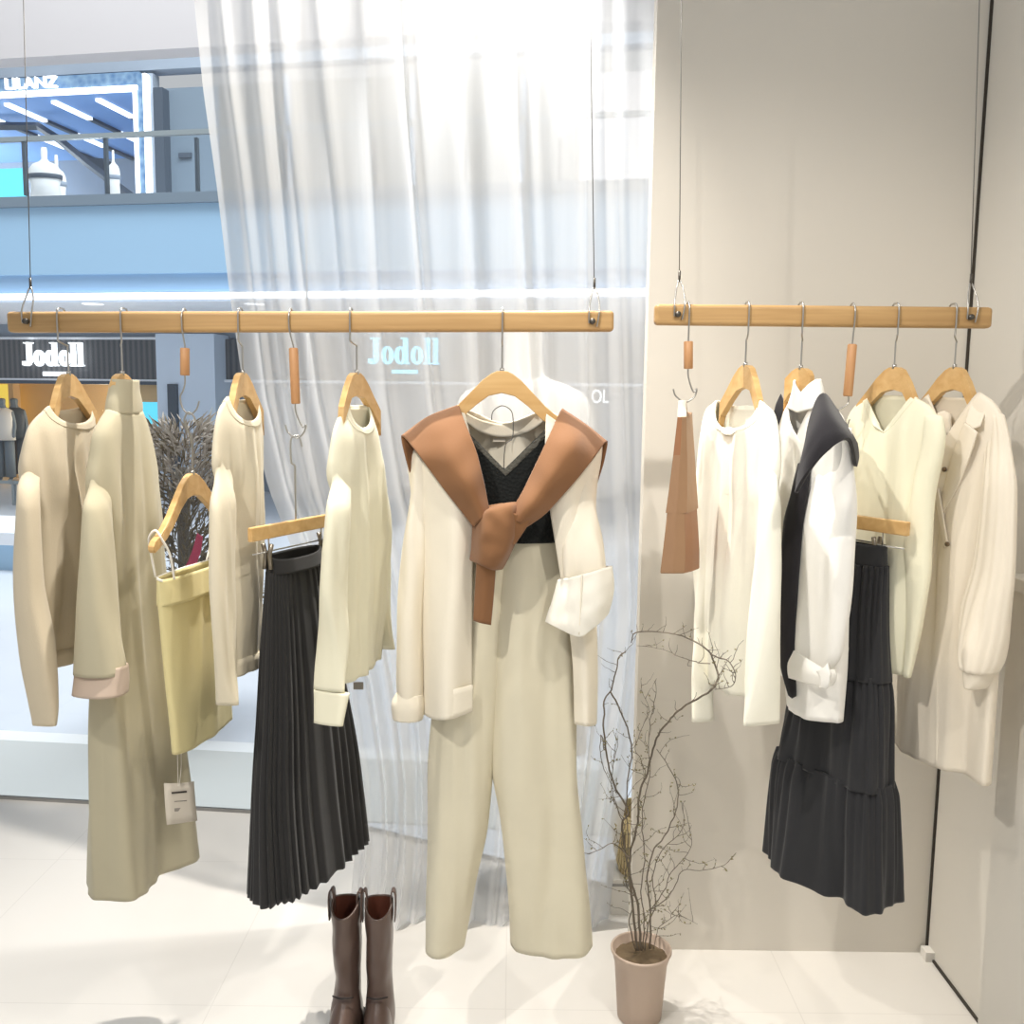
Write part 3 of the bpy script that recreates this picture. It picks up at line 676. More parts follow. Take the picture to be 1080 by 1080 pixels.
# --- 9 ivory knit top
f9 = Fr(788, -74)
hanger(f9, zpx(785, 385), 'wooden hanger inside the ivory knit top next to the tan bag', 790)
t = thing('knit_top', f9.W(0, 0, zpx(785, 430)), 'ivory round-neck knit top with long sleeves next to the tan bag', 'top')
b, lp, ss = tube('body', f9, [(424, 754, 804, .045), (433, 744, 815, .05), (446, 740, 820, .05), (466, 738, 823, .053), (490, 737, 824, .055), (515, 736.5, 821, .057), (545, 736, 812, .06), (640, 735, 810, .068), (738, 738, 792, .06)], M['g9'], t, dropF=.065, dropB=.015, wr=.015, wk=15, wz=1.4, seed=71, vd=.36, folds=[(9, 0, .005, 0, .5)])
band('neckband', lp[0], lp[1], .022, M['g9'], b)
s_, lp, sd = tube('sleeve', f9, [(464, 808, 820, .018), (490, 801, 823.5, .034), (540, 799, 824, .045), (640, 794, 824, .046), (720, 789, 823, .046), (774, 788, 822, .044)], M['g9'], t, N=64, wr=.007, seed=73, capt=True)
tube('sleeve', f9, [(458, 739, 752, .03), (480, 736, 752, .04), (600, 732, 750, .036), (700, 734, 752, .04), (765, 736, 750, .03)], M['g9'], t, N=64, wr=.007, seed=75, capt=True)
# --- 10 white shirt
f10 = Fr(847, -62)
hanger(f10, zpx(845, 388), 'wooden hanger inside the white shirt draped with the black scarf', 847, smax=.045)
t = thing('shirt', f10.W(0, 0, zpx(845, 420)), 'white long-sleeved shirt with turned-back cuff under the black scarf', 'shirt')
b, lp, ss = tube('body', f10, [(424, 832, 864, .05), (438, 826, 888, .06), (470, 822, 896, .07), (560, 822, 897, .08), (660, 824, 893, .085), (764, 830, 888, .08)], M['shirt'], t, dropF=.09, vee=True, vd=.3, wr=.012, seed=81)
tube('collar', f10, [(400, 838, 865, .04), (412, 836, 868, .05), (430, 831, 870, .058)], M['shirt'], t, m=14, dropF=.03, vd=2, vee=True, solid=.005)
s_, lp, sd = tube('sleeve', f10, [(452, 872, 898, .035), (480, 860, 902, .05), (540, 848, 903, .06), (600, 838, 900, .062), (650, 830, 895, .058), (690, 826, 888, .05), (712, 828, 872, .04)], M['shirt'], t, N=72, wr=.008, seed=83, capt=True)
def of10(px, py, n):
    n = .012+n*.62; q, z = f10.pix(px, py, n); return f10.W(q, n, z)
patch('turned_cuff', [[of10(829, 679, .0), of10(827, 680, .05), of10(848, 692, .085), of10(868, 705, .07), of10(880, 706, .03)], [of10(822, 693, .0), of10(820, 694, .06), of10(844, 704, .1), of10(868, 714, .082), of10(882, 714, .03)], [of10(818, 708, .0), of10(815, 709, .055), of10(840, 717, .09), of10(866, 723, .075), of10(878, 722, .03)]], M['shirt'], s_, 5, 6, solid=.005)
patch('cuff_tie', [[of10(862, 708, .1), of10(874, 700, .09)], [of10(866, 716, .105), of10(876, 712, .1)], [of10(864, 724, .1), of10(873, 726, .095)]], M['shirt'], s_, 5, 5, solid=.006, wr=.008, wf=(60, 60, 60))
tube('sleeve', f10, sd, M['shirt'], t, N=48, m=36, raw=True, mirror=ss[2]['c'], wr=.006, seed=85, capt=True)
# --- black scarf
t = thing('scarf', f10.W(.1, .05, zpx(860, 450)), 'black knit scarf draped over the shoulder of the white shirt', 'scarf')
patch('shoulder_drape', [
 [(850, 470, 1.99), (856, 440, 2.0), (867, 416, 2.05), (880, 430, 2.1), (893, 450, 2.15), (903, 468, 2.2)],
 [(846, 486, 1.93), (855, 460, 1.91), (869, 436, 1.92), (884, 445, 1.93), (896, 460, 1.97), (904, 476, 2.06)],
 [(843, 500, 1.93), (854, 480, 1.89), (870, 458, 1.875), (886, 456, 1.88), (897, 465, 1.93), (904, 484, 2.05)],
 [(840, 520, 1.94), (850, 502, 1.895), (867, 481, 1.87), (884, 467, 1.865), (896, 465, 1.91), (902, 492, 2.05)]], M['bscarf'], t, 8, 6, solid=.008)
tube('hanging_end', f10, [(490, 842, 856, .03, .04), (520, 835, 852, .03, .05), (560, 826, 846, .03, .055), (640, 820, 840, .03, .06), (700, 821, 838, .03, .06), (735, 831, 838, .02, .06)], M['bscarf'], t, N=56, m=40, wr=.004, solid=.003, capt=True, capb=True, vd=0, seed=8)
patch('far_end', [[(823, 416, 2.4), (827, 424, 2.38)], [(818, 428, 2.36), (824, 440, 2.34)], [(814, 444, 2.34), (820, 452, 2.32)]], M['bscarf'], t, 4, 4, solid=.006)
# --- 11 tiered skirt
h11, q11 = ext_hook(898, (899, 363, 418, 'L'), (878, 896, 456), 'extension hook with a long wooden grip above the tiered black skirt', tilt=-5)
f11 = Fr(893, -58, ref=(P(893, 550, RY).x, RY, 0))
clip_hanger(f11, q11, zpx(893, 549), .165, 'wooden bar clip hanger gripping the tiered black skirt', clips=(-.12, .085))
t = thing('tiered_skirt', f11.W(0, 0, zpx(893, 580)), 'long black three-tier ruffled skirt hanging under the short rail', 'skirt')
tube('waistband', f11, [(576, 862, 935, .025), (600, 860, 935.5, .032)], M['g11'], t, m=8, solid=.004, vd=0)
def tier(secs, k, a, seed):
    tube('ruffle_tier', f11, secs, M['g11'], t, N=160, m=44, folds=[(k, .005, .0012, seed, .3), (k*.5//1, .002, a*.45, seed*2, .6), (5, 0, a*1.3, seed, .4)], wr=.008, wk=16, wz=1.5, seed=seed, vd=0, top0=1, pw=.7)
tier([(598, 860, 935.5, .03), (650, 854, 936, .042), (722, 842, 939, .052)], 26, .006, 1.7)
tier([(716, 843, 938, .05), (735, 838, 941, .056), (838, 820, 943, .066)], 30, .008, 3.1)
tier([(832, 821, 942, .064), (852, 816, 945, .07), (964, 808, 948, .085)], 34, .012, 4.6)
# --- 12 ivory V-neck blouse
f12 = Fr(946, -64)
hanger(f12, zpx(943, 387), 'wooden hanger inside the ivory V-neck vest between black skirt and ecru coat', 948)
t = thing('vest', f12.W(0, 0, zpx(943, 430)), 'ivory sleeveless V-neck vest hanging between the tiered skirt and the ecru coat', 'vest')
b, lp, ss = tube('body', f12, [(419, 914, 964, .028), (430, 902, 982, .04), (452, 892, 992, .05), (520, 890, 984, .07), (600, 890, 972, .08), (660, 890, 964, .08), (712, 893, 957, .07)], M['g12'], t, dropF=.085, vee=True, vd=.26, wr=.01, wk=13, wz=1.3, seed=91, folds=[(7, 0, .006, 0, .5)])
band('neck_binding', lp[0], lp[1], .014, M['g12'], t, ribs=False)
tube('draped_side', f12, [(440, 976, 994, .02), (460, 974, 997, .035), (520, 962, 987, .045), (575, 953, 983, .045), (610, 955, 981, .04), (660, 955, 972, .03), (715, 953, 958, .012)], M['g12'], t, N=64, wr=.006, seed=93, capt=True)
# --- 13 ecru coat
f13 = Fr(1010, -70)
hanger(f13, zpx(1006, 387), 'wooden hanger inside the long ecru coat by the wall corner', 1009, smax=.115)
t = thing('coat', f13.W(0, 0, zpx(1006, 430)), 'long ecru coat with notched lapel and puffed sleeve by the wall corner', 'coat')
b, lp, ss = tube('body', f13, [(414, 980, 1034, .03), (422, 972, 1046, .04), (435, 966, 1056, .048), (456, 961, 1063, .055), (520, 954, 1064, .07), (620, 948, 1060, .07), (720, 944, 1052, .066), (829, 941, 1044, .06)], M['g13'], t, N=128, m=80, pw=.75, dropF=.1, dropB=.012, vee=True, vd=.25, wr=.011, wk=12, wz=1.1, seed=101, folds=[(4, 0, .01, .6, .4), (9, 0, .004, 0, .4)])
s_, lp2, sd = tube('sleeve', f13, [(438, 1043, 1059, .02), (462, 1039, 1068, .034), (520, 1036, 1072, .04), (600, 1026, 1070, .045), (660, 1014, 1065, .05), (700, 1010, 1060, .05), (714, 1015, 1053, .036)], M['g13'], t, N=96, wr=.008, seed=103, capt=True, folds=[(13, .0008, .0022, 0, .3)])
tube('cuff', f13, [(708, 1016, 1051, .034), (722, 1018, 1046, .03), (729, 1020, 1042, .028)], M['g13'], s_, N=64, m=12, wr=.003, solid=.005, vd=0)
tube('sleeve', f13, sd, M['g13'], t, N=48, m=36, raw=True, mirror=ss[2]['c'], wr=.006, seed=105, capt=True)
def onf(px, py, n): 
    n = n*.46; s, z = f13.pix(px, py, n); return f13.W(s, n, z)
patch('collar', [[onf(1026, 413, -.01), onf(1032, 418, -.03), onf(1038, 424, -.03)], [onf(1024, 424, .02), onf(1033, 430, .015), onf(1041, 428, .0)], [onf(1018, 446, .07), onf(1026, 452, .078), onf(1034, 449, .072)]], M['g13'], t, 6, 6, solid=.004)
patch('lapel', [[onf(1018, 446, .074), onf(1024, 450, .085), onf(1031, 456, .08)], [onf(1008, 470, .078), onf(1015, 478, .092), onf(1022, 484, .086)], [onf(1000, 500, .078), onf(1005, 507, .09), onf(1010, 514, .086)], [onf(991, 535, .078), onf(993, 538, .085), onf(995, 541, .083)]], M['g13'], t, 6, 6, solid=.004)
patch('front_edge', [[onf(992, 540, .074), onf(995, 541, .08), onf(998, 542, .074)], [onf(988, 620, .074), onf(991, 621, .082), onf(994, 622, .074)], [onf(985, 720, .07), onf(988, 721, .078), onf(991, 722, .07)], [onf(984, 806, .064), onf(987, 808, .074), onf(990, 810, .064)]], M['g13'], t, 6, 3, solid=.004)
patch('belt_end', [[onf(985, 515, .09), onf(990, 515, .095)], [onf(990, 545, .095), onf(995, 545, .1)], [onf(996, 578, .095), onf(1000, 576, .1)]], M['g13'], t, 6, 4, solid=.004)
for (bx, by, nn) in ((996, 495, .082), (999, 574, .105)):
    bm = bmesh.new(); c_ = onf(bx, by, nn); sweep(bm, [c_-f13.n*.002, c_+f13.n*.002], .0055, 14); obj('button', bm, M['button'], t)

# ================================================================= FLOOR THINGS
# --- boots
def boot(px, Y, pxs, label, lean=0.0, yaw=0.0, open_=False):
    fb = Fr(px, yaw, Y=Y, py=1000)
    fb.near = 'C'
    t = thing('boot', (fb.H.x, Y, 0), label, 'boot', 'pair of brown leather boots')
    shaft = [dict(z=.368, c=lean, hw=.036, t=.055, n=0), dict(z=.33, c=lean*.9, hw=.036, t=.055, n=0), dict(z=.25, c=lean*.6, hw=.035, t=.053, n=0), dict(z=.17, c=lean*.2, hw=.033, t=.05, n=0), dict(z=.125, c=0, hw=.0335, t=.052, n=.002), dict(z=.085, c=0, hw=.036, t=.062, n=.012), dict(z=.045, c=0, hw=.038, t=.07, n=.016), dict(z=.02, c=0, hw=.037, t=.07, n=.016)]
    for s in shaft: s['hw'] *= .94
    b, lp, ss = tube('shaft', fb, shaft, M['boot'], t, N=64, m=50, raw=True, pw=1.0, wr=.004, wk=14, wz=10, seed=px, dropF=.028, dropB=.02, vd=.2, solid=.004)
    b.data.materials.append(M['bootin'])
    # lining just inside the shaft
    ins = [dict(s, hw=s['hw']-.004, t=s['t']-.004, z=s['z']-.003) for s in shaft[:5]]
    tube('lining', fb, ins, M['bootin'], t, N=48, m=20, raw=True, pw=1.0, dropF=.028, dropB=.02, vd=.35, solid=0, capb=True)
    # vamp and toe, pointing to the viewer
    bm = bmesh.new(); rings = []
    prof = [(-.02, .034, .14), (.02, .036, .142), (.05, .037, .125), (.08, .037, .098), (.12, .037, .074), (.16, .037, .06), (.2, .034, .05), (.235, .026, .042), (.255, .016, .034), (.262, .004, .026)]
    for d, w, h in prof:
        ring = []
        for k in range(25):
            a = PI*k/24
            ring.append(bm.verts.new(fb.W(w*math.cos(a)*(1 if abs(math.cos(a)) > .01 else 0), d, .018+(h-.018)*math.sin(a)**.8)))
        rings.append(ring)
    for i in range(len(rings)-1):
        for k in range(24): bm.faces.new((rings[i][k], rings[i][k+1], rings[i+1][k+1], rings[i+1][k]))
    bm.faces.new(rings[0]); bm.faces.new(rings[-1][::-1])
    obj('vamp', bm, M['boot'], t, sub=1)
    bm = bmesh.new(); lo = []; hi = []
    out = [(-.075, .02), (-.06, .034), (.0, .037), (.06, .037), (.12, .038), (.17, .038), (.22, .033), (.25, .02), (.266, .006)]
    poly = [(w, d) for d, w in out]+[(-w, d) for d, w in out[::-1]]
    for z, L in ((.008, lo), (.02, hi)):
        for w, d in poly: L.append(bm.verts.new(fb.W(w, d, z)))
    bm.faces.new(lo[::-1]); bm.faces.new(hi)
    for i in range(len(lo)): bm.faces.new((lo[i], lo[(i+1) % len(lo)], hi[(i+1) % len(lo)], hi[i]))
    obj('sole', bm, M['sole'], t, smooth=False)
    bm = bmesh.new(); vs = add_box(bm, (-.033, -.075, 0), (.033, -.015, .012))
    for v in bm.verts: v.co = fb.W(v.co.x, v.co.y, v.co.z)
    obj('heel', bm, M['sole'], t, smooth=False, bev=.003)
    for s in (-1, 1):
        z0 = .36
        patch('pull_strap', [[fb.W(lean+s*.041, -.014, z0-.05), fb.W(lean+s*.041, .014, z0-.05)], [fb.W(lean+s*.043, -.014, z0), fb.W(lean+s*.043, .014, z0)], [fb.W(lean+s*.041, -.012, z0+.026), fb.W(lean+s*.041, .012, z0+.026)], [fb.W(lean+s*.034, -.011, z0+.03), fb.W(lean+s*.034, .011, z0+.03)], [fb.W(lean+s*.031, -.012, z0+.01), fb.W(lean+s*.031, .012, z0+.01)], [fb.W(lean+s*.031, -.012, z0-.05), fb.W(lean+s*.031, .012, z0-.05)]], M['boot'], t, 5, 3, solid=.003)
    patch('front_seam', [[fb.W(-.027, .052, .131), fb.W(0, .066, .136), fb.W(.027, .052, .131)], [fb.W(-.027, .054, .128), fb.W(0, .069, .132), fb.W(.027, .054, .128)]], M['sole'], t, 3, 5, solid=.002)
    return t
BTY = G(400, 1087).y
boot(367, BTY, None, 'brown leather pull-on boot below the pleated skirt, its shaft turned and creased', lean=-.004, yaw=-5)
boot(400, BTY, None, 'brown leather pull-on boot standing upright beside its twin, facing the viewer', yaw=2)

# --- potted dry shrub
pc = P(676, 1040, 2.42)
pc = G(674, 1071); PY = pc.y
t = thing('potted_shrub', pc, 'dry twisted branches in a pale clay pot in front of the beige wall', 'plant')
pot = bmesh.new()
lathe(pot, [(.0, .0), (.052, .0), (.056, .004), (.0665, .18), (.0745, .212), (.0775, .218), (.0775, .224), (.074, .226), (.071, .222), (.062, .175), (.0, .172)], pc, 56)
for v in pot.verts: v.co.z *= .87; v.co.x = pc.x+(v.co.x-pc.x)*1.05; v.co.y = pc.y+(v.co.y-pc.y)*1.05
obj('pot', pot, M['pot'], t)
bm = bmesh.new(); lathe(bm, [(.0715, .196), (.05, .203), (.03, .2), (.0, .207)], pc, 40)
for v in bm.verts: v.co.z = v.co.z*.87+.006*noise.noise(v.co*90)
obj('soil', bm, M['soil'], t)
rnd = random.Random(5)
stems = [
 ([(672, 1002), (668, 962), (661, 905), (656, 870), (663, 856), (648, 828), (640, 800), (637, 765), (638, 740), (644, 728), (650, 705), (654, 692), (660, 688)], 0.0, .0034),
 ([(644, 730), (657, 755), (666, 785), (664, 810), (660, 850), (662, 880), (664, 915), (668, 945)], -.03, .0022),
 ([(638, 790), (634, 775), (634, 800), (644, 825), (650, 838)], .02, .0014),
 ([(676, 1002), (673, 955), (667, 935), (664, 915), (666, 895), (672, 870), (673, 855), (675, 835), (683, 815), (690, 785), (698, 770), (710, 755), (725, 743), (750, 728), (757, 715), (755, 700), (748, 688), (738, 679), (720, 671), (700, 667), (680, 666), (668, 669), (666, 678)], .02, .0034),
 ([(748, 690), (758, 694), (768, 697), (776, 710), (773, 722), (764, 726), (753, 727)], .0, .0016),
 ([(750, 700), (737, 699), (715, 692), (705, 687), (690, 683), (672, 681)], .03, .0012),
 ([(686, 1000), (686, 960), (684, 945), (683, 920), (690, 895), (700, 885), (707, 870), (713, 855), (715, 835), (712, 822), (703, 805), (692, 790)], -.02, .0026),
 ([(684, 960), (692, 956), (705, 945), (713, 932), (720, 918), (742, 918), (764, 912), (776, 899)], -.04, .0016),
 ([(664, 905), (652, 893), (643, 890), (630, 897), (619, 901)], -.03, .0018),
 ([(678, 1000), (680, 970), (676, 940), (680, 900), (677, 870), (680, 840), (686, 815), (684, 790), (686, 760), (692, 730), (690, 718)], .05, .0018),
 ([(680, 1002), (684, 975), (692, 950), (688, 930), (694, 905), (704, 890), (716, 880), (722, 865), (718, 845)], .06, .0018),
 ([(670, 1002), (664, 975), (668, 950), (660, 930), (662, 905), (655, 890), (658, 870), (650, 850), (645, 830), (648, 800), (652, 785), (646, 770)], .05, .0017),
 ([(690, 1000), (694, 980), (706, 970), (716, 965), (722, 968), (736, 975)], -.05, .001),
 ([(686, 960), (700, 940), (708, 920), (722, 905), (730, 890), (726, 870)], .03, .0015),
 ([(682, 820), (676, 800), (670, 790), (676, 770), (684, 750), (678, 730), (676, 722)], .04, .0011),
]
tips = []
for pts, dy, r in stems:
    n = len(pts); W_ = []
    for i, (x, y) in enumerate(pts):
        b_ = max(0, min(1, (1000-y)/120.0))
        fw_ = -.42*max(0, min(1, (x-688)/55.0)) if y < 775 and i > 6 and r != .0026 or (y < 735 and x > 690 and r in (.0016, .0012)) else 0
        w = P(x, y, PY+fw_+dy*b_+.012*math.sin(i*1.7+dy*50)*b_)
        W_.append(w)
    bm = bmesh.new(); sp = smooth_path(W_, 5)
    sp = [q+Vector((noise.noise(q*40), noise.noise(q*40+Vector((5, 5, 5))), 0))*.004 for q in sp]
    sweep(bm, sp, r, 7, rfun=lambda q: 1.0-.6*q)
    obj('branch', bm, M['twig'], t)
    for k in range(3, len(sp)-1, 2): tips.append((sp[k], (sp[k+1]-sp[k-1]).normalized(), r))
bm = bmesh.new(); leafpos = []
for (p, d, r) in tips:
    if rnd.random() < .75:
        a = Vector((rnd.uniform(-1, 1), rnd.uniform(-1, 1), rnd.uniform(-.2, 1))).normalized()
        L = rnd.uniform(.015, .07)*(1.25 if p.z < .8 else .8); q = [p]
        for s in range(6):
            a = (a+Vector((rnd.uniform(-.6, .6), rnd.uniform(-.6, .6), rnd.uniform(-.25, .55)))*.8).normalized()
            q.append(q[-1]+a*L/5)
        sweep(bm, q, .0009, 5, rfun=lambda u: 1-.6*u)
        leafpos += q[2:]
tw = obj('twigs', bm, M['twig'], t); tw['kind'] = 'stuff'
bm = bmesh.new()
for q in leafpos:
    if rnd.random() < (.62 if q.z < .85 else .12):
        a = Vector((rnd.uniform(-1, 1), rnd.uniform(-1, 1), rnd.uniform(-1, 1))).normalized(); b_ = a.orthogonal().normalized()
        s = rnd.uniform(.004, .009)
        vs = [bm.verts.new(q), bm.verts.new(q+a*s*.5+b_*s*.3), bm.verts.new(q+a*s), bm.verts.new(q+a*s*.5-b_*s*.3)]
        bm.faces.new(vs)
lf = obj('leaves', bm, M['leaf'], t, solid=.0006); lf['kind'] = 'stuff'

# ================================================================= ROOM SHELL
def tiles(name, c, c2, rough, size=.8, spec=.5):
    m, nt, b = newmat(name); N, L = nt.nodes, nt.links
    tc = N.new('ShaderNodeTexCoord'); br = N.new('ShaderNodeTexBrick')
    br.offset = 0; br.inputs['Scale'].default_value = 1; br.inputs['Brick Width'].default_value = size; br.inputs['Row Height'].default_value = size
    br.inputs['Mortar Size'].default_value = .0018; br.inputs['Mortar Smooth'].default_value = .3
    br.inputs['Color1'].default_value = lin(c); br.inputs['Color2'].default_value = lin(c); br.inputs['Mortar'].default_value = lin(c2)
    nz = N.new('ShaderNodeTexNoise'); nz.inputs['Scale'].default_value = 2.2; nz.inputs['Detail'].default_value = 5
    mr = N.new('ShaderNodeMapRange'); mr.inputs['To Min'].default_value = .965; mr.inputs['To Max'].default_value = 1.03
    hs = N.new('ShaderNodeHueSaturation')
    L.new(tc.outputs['Object'], br.inputs['Vector']); L.new(tc.outputs['Object'], nz.inputs['Vector'])
    L.new(nz.outputs['Fac'], mr.inputs['Value']); L.new(mr.outputs['Result'], hs.inputs['Value'])
    L.new(br.outputs['Color'], hs.inputs['Color']); L.new(hs.outputs['Color'], b.inputs['Base Color'])
    b.inputs['Roughness'].default_value = rough; b.inputs['Specular IOR Level'].default_value = spec
    return m
M['floor'] = tiles('floor_tile', (222, 218, 211), (212, 208, 201), .26)
M['mfloor'] = tiles('mall_tile', (220, 223, 228), (204, 208, 214), .22, 1.2)
M['wall'] = plain('wall_paint', (224, 218, 207), .85, var=.02, vs=3, spec=.2)
M['wallr'] = plain('wall_paint_right', (222, 217, 207), .85, var=.02, vs=3, spec=.2)
M['gap'] = plain('dark_gap', (60, 54, 46), .8)
M['wplinth'] = plain('white_laminate', (232, 228, 220), .5)
YBF = G(840, 1003).y+.12
WB = G(330, 861); WA = WB+(G(0, 842)-WB)*1.5; WC = WB+(G(540, 912)-WB)*1.5
bm = bmesh.new()
v = [bm.verts.new(p) for p in [(WA.x, -1.2, 0), (1.3, -1.2, 0), (1.3, YBF, 0), WC, WB, WA]]
top = bm.faces.new(v)
ex = bmesh.ops.extrude_face_region(bm, geom=[top])
bmesh.ops.translate(bm, verts=[g for g in ex['geom'] if isinstance(g, bmesh.types.BMVert)], vec=(0, 0, -.06))
struct(obj('floor', bm, M['floor'], smooth=False))
YB = G(840, 1003).y
xe = P(680, 465, YB).x
XR = G(978, 1008).x
(lambda *a: 0)('YB', YB, 'xe', xe, 'XR', XR, 'corner top', proj((XR, YB, 3.0)))
struct(box('wall_back', (xe, YB, 0), (XR+.02, YB+.06, 3.4), M['wall']))
struct(box('wall_right', (XR+.006, -1.2, 0), (XR+.09, YB-.004, 3.4), M['wallr']))
struct(box('trim_1', (XR-.001, YB-.006, .0), (XR+.006, YB-.0005, 3.4), M['gap']))
struct(box('baseboard_right', (XR, -1.2, 0), (XR+.006, YB-.05, .008), M['gap']))
struct(box('trim_2', (XR-.02, YB-.05, 0), (XR+.006, YB-.012, .03), M['wplinth']))
# plinth by the right wall
PX = P(1067, 612, 2.2).x
t = thing('display_plinth', (1.19, 1.9, 0), 'white waist-high display plinth standing against the side wall beside the ecru coat', 'plinth')
zt = P(1068, 606, 2.2).z
box('top_slab', (PX-.012, 1.4, zt-.032), (XR+.003, 2.22, zt), M['wplinth'], None, bev=.003).parent = None
bpy.data.objects['top_slab'].parent = t; bpy.data.objects['top_slab'].matrix_parent_inverse.identity(); bpy.data.objects['top_slab'].location = (-1.19, -1.9, 0)
o = box('cabinet_body', (PX, 1.42, 0), (XR+.003, 2.2, zt-.032), M['wallr']); o.parent = t; o.location = (-1.19, -1.9, 0)

# --- windows
def glass(name):
    m, nt, b = newmat(name); N, L = nt.nodes, nt.links
    tr = N.new('ShaderNodeBsdfTransparent'); tr.inputs['Color'].default_value = (.965, .985, 1, 1)
    gl = N.new('ShaderNodeBsdfGlossy'); gl.inputs['Roughness'].default_value = .02
    fr = N.new('ShaderNodeFresnel'); fr.inputs['IOR'].default_value = 1.35
    mx = N.new('ShaderNodeMixShader'); L.new(fr.outputs['Fac'], mx.inputs['Fac']); L.new(tr.outputs['BSDF'], mx.inputs[1]); L.new(gl.outputs['BSDF'], mx.inputs[2])
    L.new(mx.outputs['Shader'], N['Material Output'].inputs['Surface']); return m
M['glass'] = glass('window_glass')
M['gasket'] = plain('gasket_grey', (150, 148, 144), .6)
def pane(name, a, b_):
    a, b_ = Vector(a), Vector(b_); d = (b_-a).normalized(); n = Vector((-d.y, d.x, 0))
    def pr(z0, z1, th):
        bm = bmesh.new()
        hexa(bm, [a-n*th+Vector((0,0,z0)), b_-n*th+Vector((0,0,z0)), b_+n*th+Vector((0,0,z0)), a+n*th+Vector((0,0,z0)), a-n*th+Vector((0,0,z1)), b_-n*th+Vector((0,0,z1)), b_+n*th+Vector((0,0,z1)), a+n*th+Vector((0,0,z1))])
        return bm
    o = struct(obj(name, pr(.012, 4.6, .004), M['glass'], smooth=False))
    obj('gasket', pr(0, .012, .007), M['gasket'], o, smooth=False)
pane('window_1', WA, WB+(WA-WB).normalized()*.004)
pane('window_2', WB+(WC-WB).normalized()*.004, WC)

# --- border tiles along the outside of the glass
dA = (WA-WB).normalized(); nA = Vector((-dA.y, dA.x, 0)); nA = nA if nA.y > 0 else -nA
dd = (G(40, 779)-WB).dot(nA); de = (G(40, 769)-WB).dot(nA)
M['border'] = plain('border_tile', (206, 206, 200), .3, var=.02, vs=2); M['borderw'] = plain('border_strip', (244, 244, 242), .4)
def slab(name, a, b_, d0, d1, mat):
    bm = bmesh.new(); hexa(bm, [a+nA*d0+Vector((0, 0, -.03)), b_+nA*d0+Vector((0, 0, -.03)), b_+nA*d1+Vector((0, 0, -.03)), a+nA*d1+Vector((0, 0, -.03)), a+nA*d0+Vector((0, 0, -.015)), b_+nA*d0+Vector((0, 0, -.015)), b_+nA*d1+Vector((0, 0, -.015)), a+nA*d1+Vector((0, 0, -.015))])
    return struct(obj(name, bm, mat, smooth=False))
slab('floor_border', WB+dA*4, WB-dA*1.2, .02, dd, M['border']); slab('trim_mall_border', WB+dA*4, WB-dA*1.2, dd, de, M['borderw'])
# --- sheer curtain
def sheer(name):
    m, nt, b = newmat(name); N, L = nt.nodes, nt.links
    df = N.new('ShaderNodeBsdfDiffuse'); df.inputs['Color'].default_value = (.9, .89, .87, 1)
    tl = N.new('ShaderNodeBsdfTranslucent'); tl.inputs['Color'].default_value = (.9, .9, .9, 1)
    m1 = N.new('ShaderNodeMixShader'); m1.inputs['Fac'].default_value = .5
    tr = N.new('ShaderNodeBsdfTransparent'); lw = N.new('ShaderNodeLayerWeight'); lw.inputs['Blend'].default_value = .35
    mr = N.new('ShaderNodeMapRange'); mr.inputs['From Min'].default_value = .12; mr.inputs['From Max'].default_value = .75; mr.inputs['To Min'].default_value = .62; mr.inputs['To Max'].default_value = .9
    tc = N.new('ShaderNodeTexCoord'); nz = N.new('ShaderNodeTexNoise'); mp = N.new('ShaderNodeMapping'); mp.inputs['Scale'].default_value = (60, 60, 1.5); nz.inputs['Scale'].default_value = 1
    mr2 = N.new('ShaderNodeMapRange'); mr2.inputs['To Min'].default_value = -.02; mr2.inputs['To Max'].default_value = .02
    ad = N.new('ShaderNodeMath'); ad.operation = 'ADD'; ad.use_clamp = True
    mx = N.new('ShaderNodeMixShader')
    L.new(tc.outputs['Object'], mp.inputs['Vector']); L.new(mp.outputs['Vector'], nz.inputs['Vector']); L.new(nz.outputs['Fac'], mr2.inputs['Value'])
    L.new(lw.outputs['Facing'], mr.inputs['Value']); L.new(mr.outputs['Result'], ad.inputs[0]); L.new(mr2.outputs['Result'], ad.inputs[1])
    L.new(df.outputs['BSDF'], m1.inputs[1]); L.new(tl.outputs['BSDF'], m1.inputs[2])
    L.new(ad.outputs['Value'], mx.inputs['Fac']); L.new(tr.outputs['BSDF'], mx.inputs[1]); L.new(m1.outputs['Shader'], mx.inputs[2])
    L.new(mx.outputs['Shader'], N['Material Output'].inputs['Surface']); return m
M['sheer'] = sheer('sheer_voile')
CY = YB+.15
def lerp_tab(tab, y):
    for (y0, a), (y1, b_) in zip(tab, tab[1:]):
        if y <= y1: 
            q = max(0, (y-y0)/(y1-y0)); return a+(b_-a)*q
    return tab[-1][1]
LT = [(-60, 199), (0, 204), (100, 214), (200, 228), (310, 241), (420, 257), (520, 283), (620, 322), (720, 352), (820, 370), (900, 374), (985, 366)]
RT = [(-60, 700), (0, 700), (640, 696), (740, 680), (850, 660), (920, 648), (985, 640)]
folds_px = [232, 268, 300, 336, 382, 430, 480, 493, 545, 562, 615, 650, 672]
bm = bmesh.new(); nx, nz_ = 420, 70; g = []
